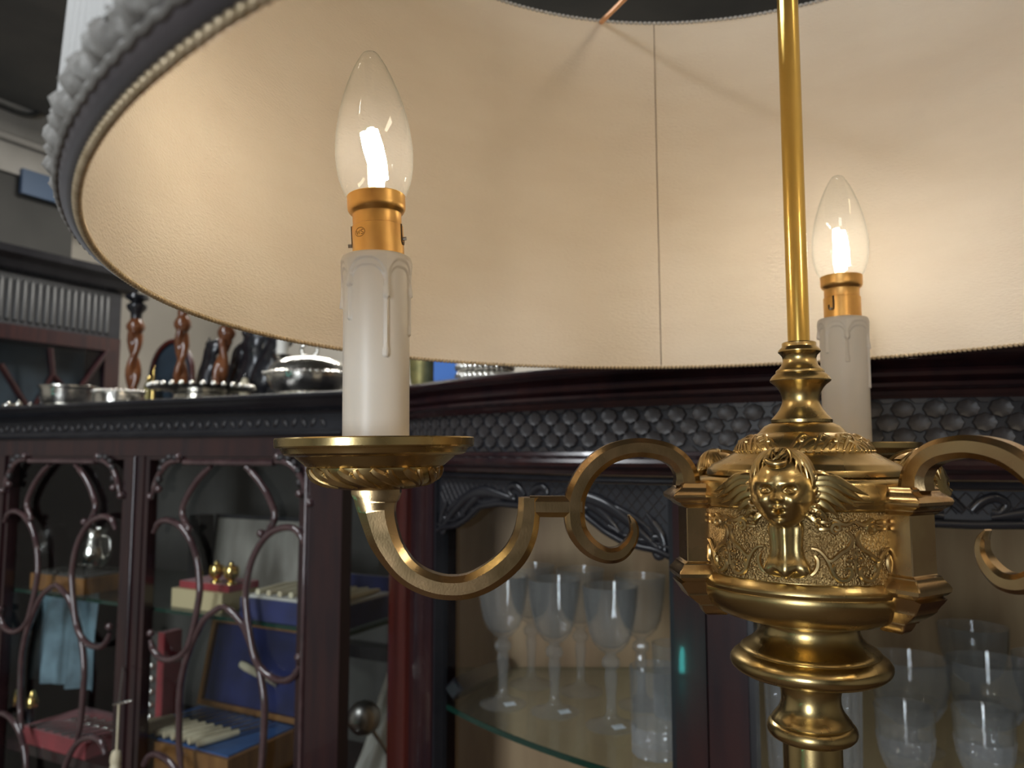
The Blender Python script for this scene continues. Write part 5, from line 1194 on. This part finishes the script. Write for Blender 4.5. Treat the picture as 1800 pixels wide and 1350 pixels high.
E_ = thing('beaded_stand', B, 'silver stand hung with glass beads right of the bright blue box', 'stand')
part(lathe([(0, 0), (30*s, 0), (30*s, 0.004), (8*s, 0.01), (8*s, 0.03), (46*s, 0.034), (46*s, 0.038), (0, 0.038)], 40), 'dish', 'silver', E_, B, 40)
bd = None
for i in range(30):
    a = 2*math.pi*i/30
    for k in range(3):
        Bb = B @ T3(46*s*math.cos(a), 46*s*math.sin(a), 0.03-0.011*k)
        if bd is None: bd = part(ball((0, 0, 0), 0.0052, 8, 6), 'glass_bead', 'silver', E_, Bb, 60)
        else: clone(bd, E_, Bb)

# ================================================================== far left of the shop
def RL(a, b, z): p = E1*a+E2*b; return np.array([p[0], p[1], H+z])
def rbox(a0, a1, b0, b1, z0, z1):
    v, f = box(a0, a1, b0, b1, z0, z1); return [RL(*q) for q in v], f
def A_at(px, py, a):              # hit the plane at room coordinate a
    d = ray(px, py); t = a/(d@E1); q = d*t; return q@E2, q[2]
AF = -2.24
bR = A_at(212, 600, AF)[0]; bL = bR-0.95
BK = empty('bookcase', RL((AF-2.62)/2, (bL+bR)/2, -H), 'tall dark glazed bookcase with reeded frieze against the far left wall', 'bookcase')
zc0 = A_at(150, 504, AF)[1]; zr0 = A_at(150, 588, AF)[1]; zg = A_at(150, 612, AF)[1]
MB().add(*loft([[RL(a, b, z) for a, z in [(-2.6, zc0), (AF, zc0), (AF+.02, zc0+.01), (AF+.03, zc0+.03), (AF+.05, zc0+.045), (AF+.055, zc0+.065), (-2.6, zc0+.065)]] for b in (bL-.03, bR+.04)])).obj('cornice', 'ebony', BK, 25)
FRB = MB().add(*rbox(-2.6, AF-0.004, bL, bR, zr0, zc0-0.0005)).obj('frieze', 'ebony_dull', BK, None)
rd = None
bb = bL+0.02
while bb < bR-0.03:
    Bm = T3(*RL(AF-0.004, bb, zr0+0.01))
    if rd is None: rd = MB().add(*lathe([(0, 0), (0.0075, 0.004), (0.0075, zc0-zr0-0.03), (0, zc0-zr0-0.022)], 8)).obj('reed', 'reed', FRB, 60, basis=Bm)
    else: clone(rd, FRB, Bm)
    bb += 0.0215
MB().add(*rbox(-2.6, AF, bL, bR, zg, zr0-0.0005)).obj('rail', 'mahogany', BK, None)
MB().add(*rbox(-2.6, AF, bR-0.05, bR, -0.6, zg-0.0005)).obj('stile', 'mahogany', BK, None)
MB().add(*rbox(-2.6, AF, bL, bL+0.05, -0.6, zg-0.0005)).obj('stile', 'mahogany', BK, None)
MB().add(*rbox(-2.6, AF-0.10, bL+0.0505, bR-0.0505, -0.6, zg-0.0005)).obj('shelf_back', 'navy_glass', BK, None)
v = [RL(AF-0.012, a, z) for a, z in ((bL+.05, -0.6), (bR-.05, -0.6), (bR-.05, zg), (bL+.05, zg))]; MB().add(v, [(0, 1, 2, 3)]).obj('glass_pane', 'pane', BK, None)
for (x0, y0, x1, y1) in ((0, 640, 45, 712), (88, 612, 92, 660), (92, 660, 62, 712), (92, 660, 130, 700), (190, 615, 135, 690)):
    a = A_at(x0, y0, AF-0.006); b = A_at(x1, y1, AF-0.006)
    MB().add(*tube([RL(AF-0.006, *a), RL(AF-0.006, *b)], 0.009, 6)).obj('astragal', 'mahogany', BK, 60)
MB().add(*rbox(-2.6, AF, bL, bR, -H, -0.6005)).obj('lower_body', 'mahogany', BK, None)
b0, z0 = A_at(36, 302, -2.498); b1, z1 = A_at(112, 350, -2.498)
o = MB().add(*rbox(-2.499, -2.485, b0, b1+0.12, A_at(60, 347, -2.498)[1], A_at(60, 304, -2.498)[1])).obj('wall_sign', 'blue_panel', None, None); tag(o, 'blank blue-grey panel fixed below the ceiling beam, left of the shade', 'panel')
q = [RL(-2.49, A_at(x, y, -2.49)[0], A_at(x, y, -2.49)[1]) for x, y in ((-40, 172), (0, 186), (30, 198), (55, 202), (80, 190), (120, 165))]
o = MB().add(*tube(spline(q, 5), 0.008, 8)).obj('cable', 'reed', None, 60); tag(o, 'grey cable sagging along the ceiling beam at upper left', 'cable')
q = [RL(-2.485, A_at(x, y, -2.485)[0], A_at(x, y, -2.485)[1]) for x, y in ((-60, 172), (130, 245))]
o = MB().add(*tube([RL(-2.485, A_at(-20, 200, -2.485)[0]-.4, 0.99), RL(-2.485, 2.3, 0.99)], 0.012, 8)).obj('conduit_pipe', 'concrete', None, 60); tag(o, 'pale conduit pipe running along the ceiling beam', 'pipe')

# a lit teal tube on the wall behind the viewer, mirrored in the polished cabinet stile
a_, z_ = RPX(1203, 1160, 0.866); hit = RC(0.866, a_, z_); nn = np.array([math.cos(math.radians(a_)), math.sin(math.radians(a_)), 0])
dd = hit-CAMP; dd /= np.linalg.norm(dd); rr_ = dd-2*(dd@nn)*nn
cand = []
for nrm, lim in ((E2, B0+0.03), (E1, A0+0.03), (E1, A1-0.03), (np.array([0, 0, 1.]), 0.03)):
    t = (lim-hit@nrm)/(rr_@nrm) if abs(rr_@nrm) > 1e-6 else -1
    if t > 0: cand.append((t, nrm))
t, nrm = min(cand, key=lambda c: c[0])
sp = hit+rr_*t
M['teal_light'] = emit('teal_light', (0.10, 0.85, 0.80), 20.0)
E_ = empty('neon_light', sp, 'short lit teal tube light on the wall behind the viewer, mirrored in the stile', 'light')
MB().add(*tube([sp-np.array([0, 0, .075]), sp, sp+np.array([0.01, 0, .075])], [0.03, 0.026, 0.020], 12)).obj('tube', 'teal_light', E_, 60)
MB().add(*box(-0.03, 0.03, -0.01, 0.01, -0.10, -0.078)).obj('socket', 'steel', E_, None, basis=T3(*sp) @ RM)

slab('trim_2', A0, -2.515, B0, A_at(128, 400, -2.515)[0], H+0.66, H+0.8845, 'dark_wall')      # dark grey box, added to darken the stretch under the beam
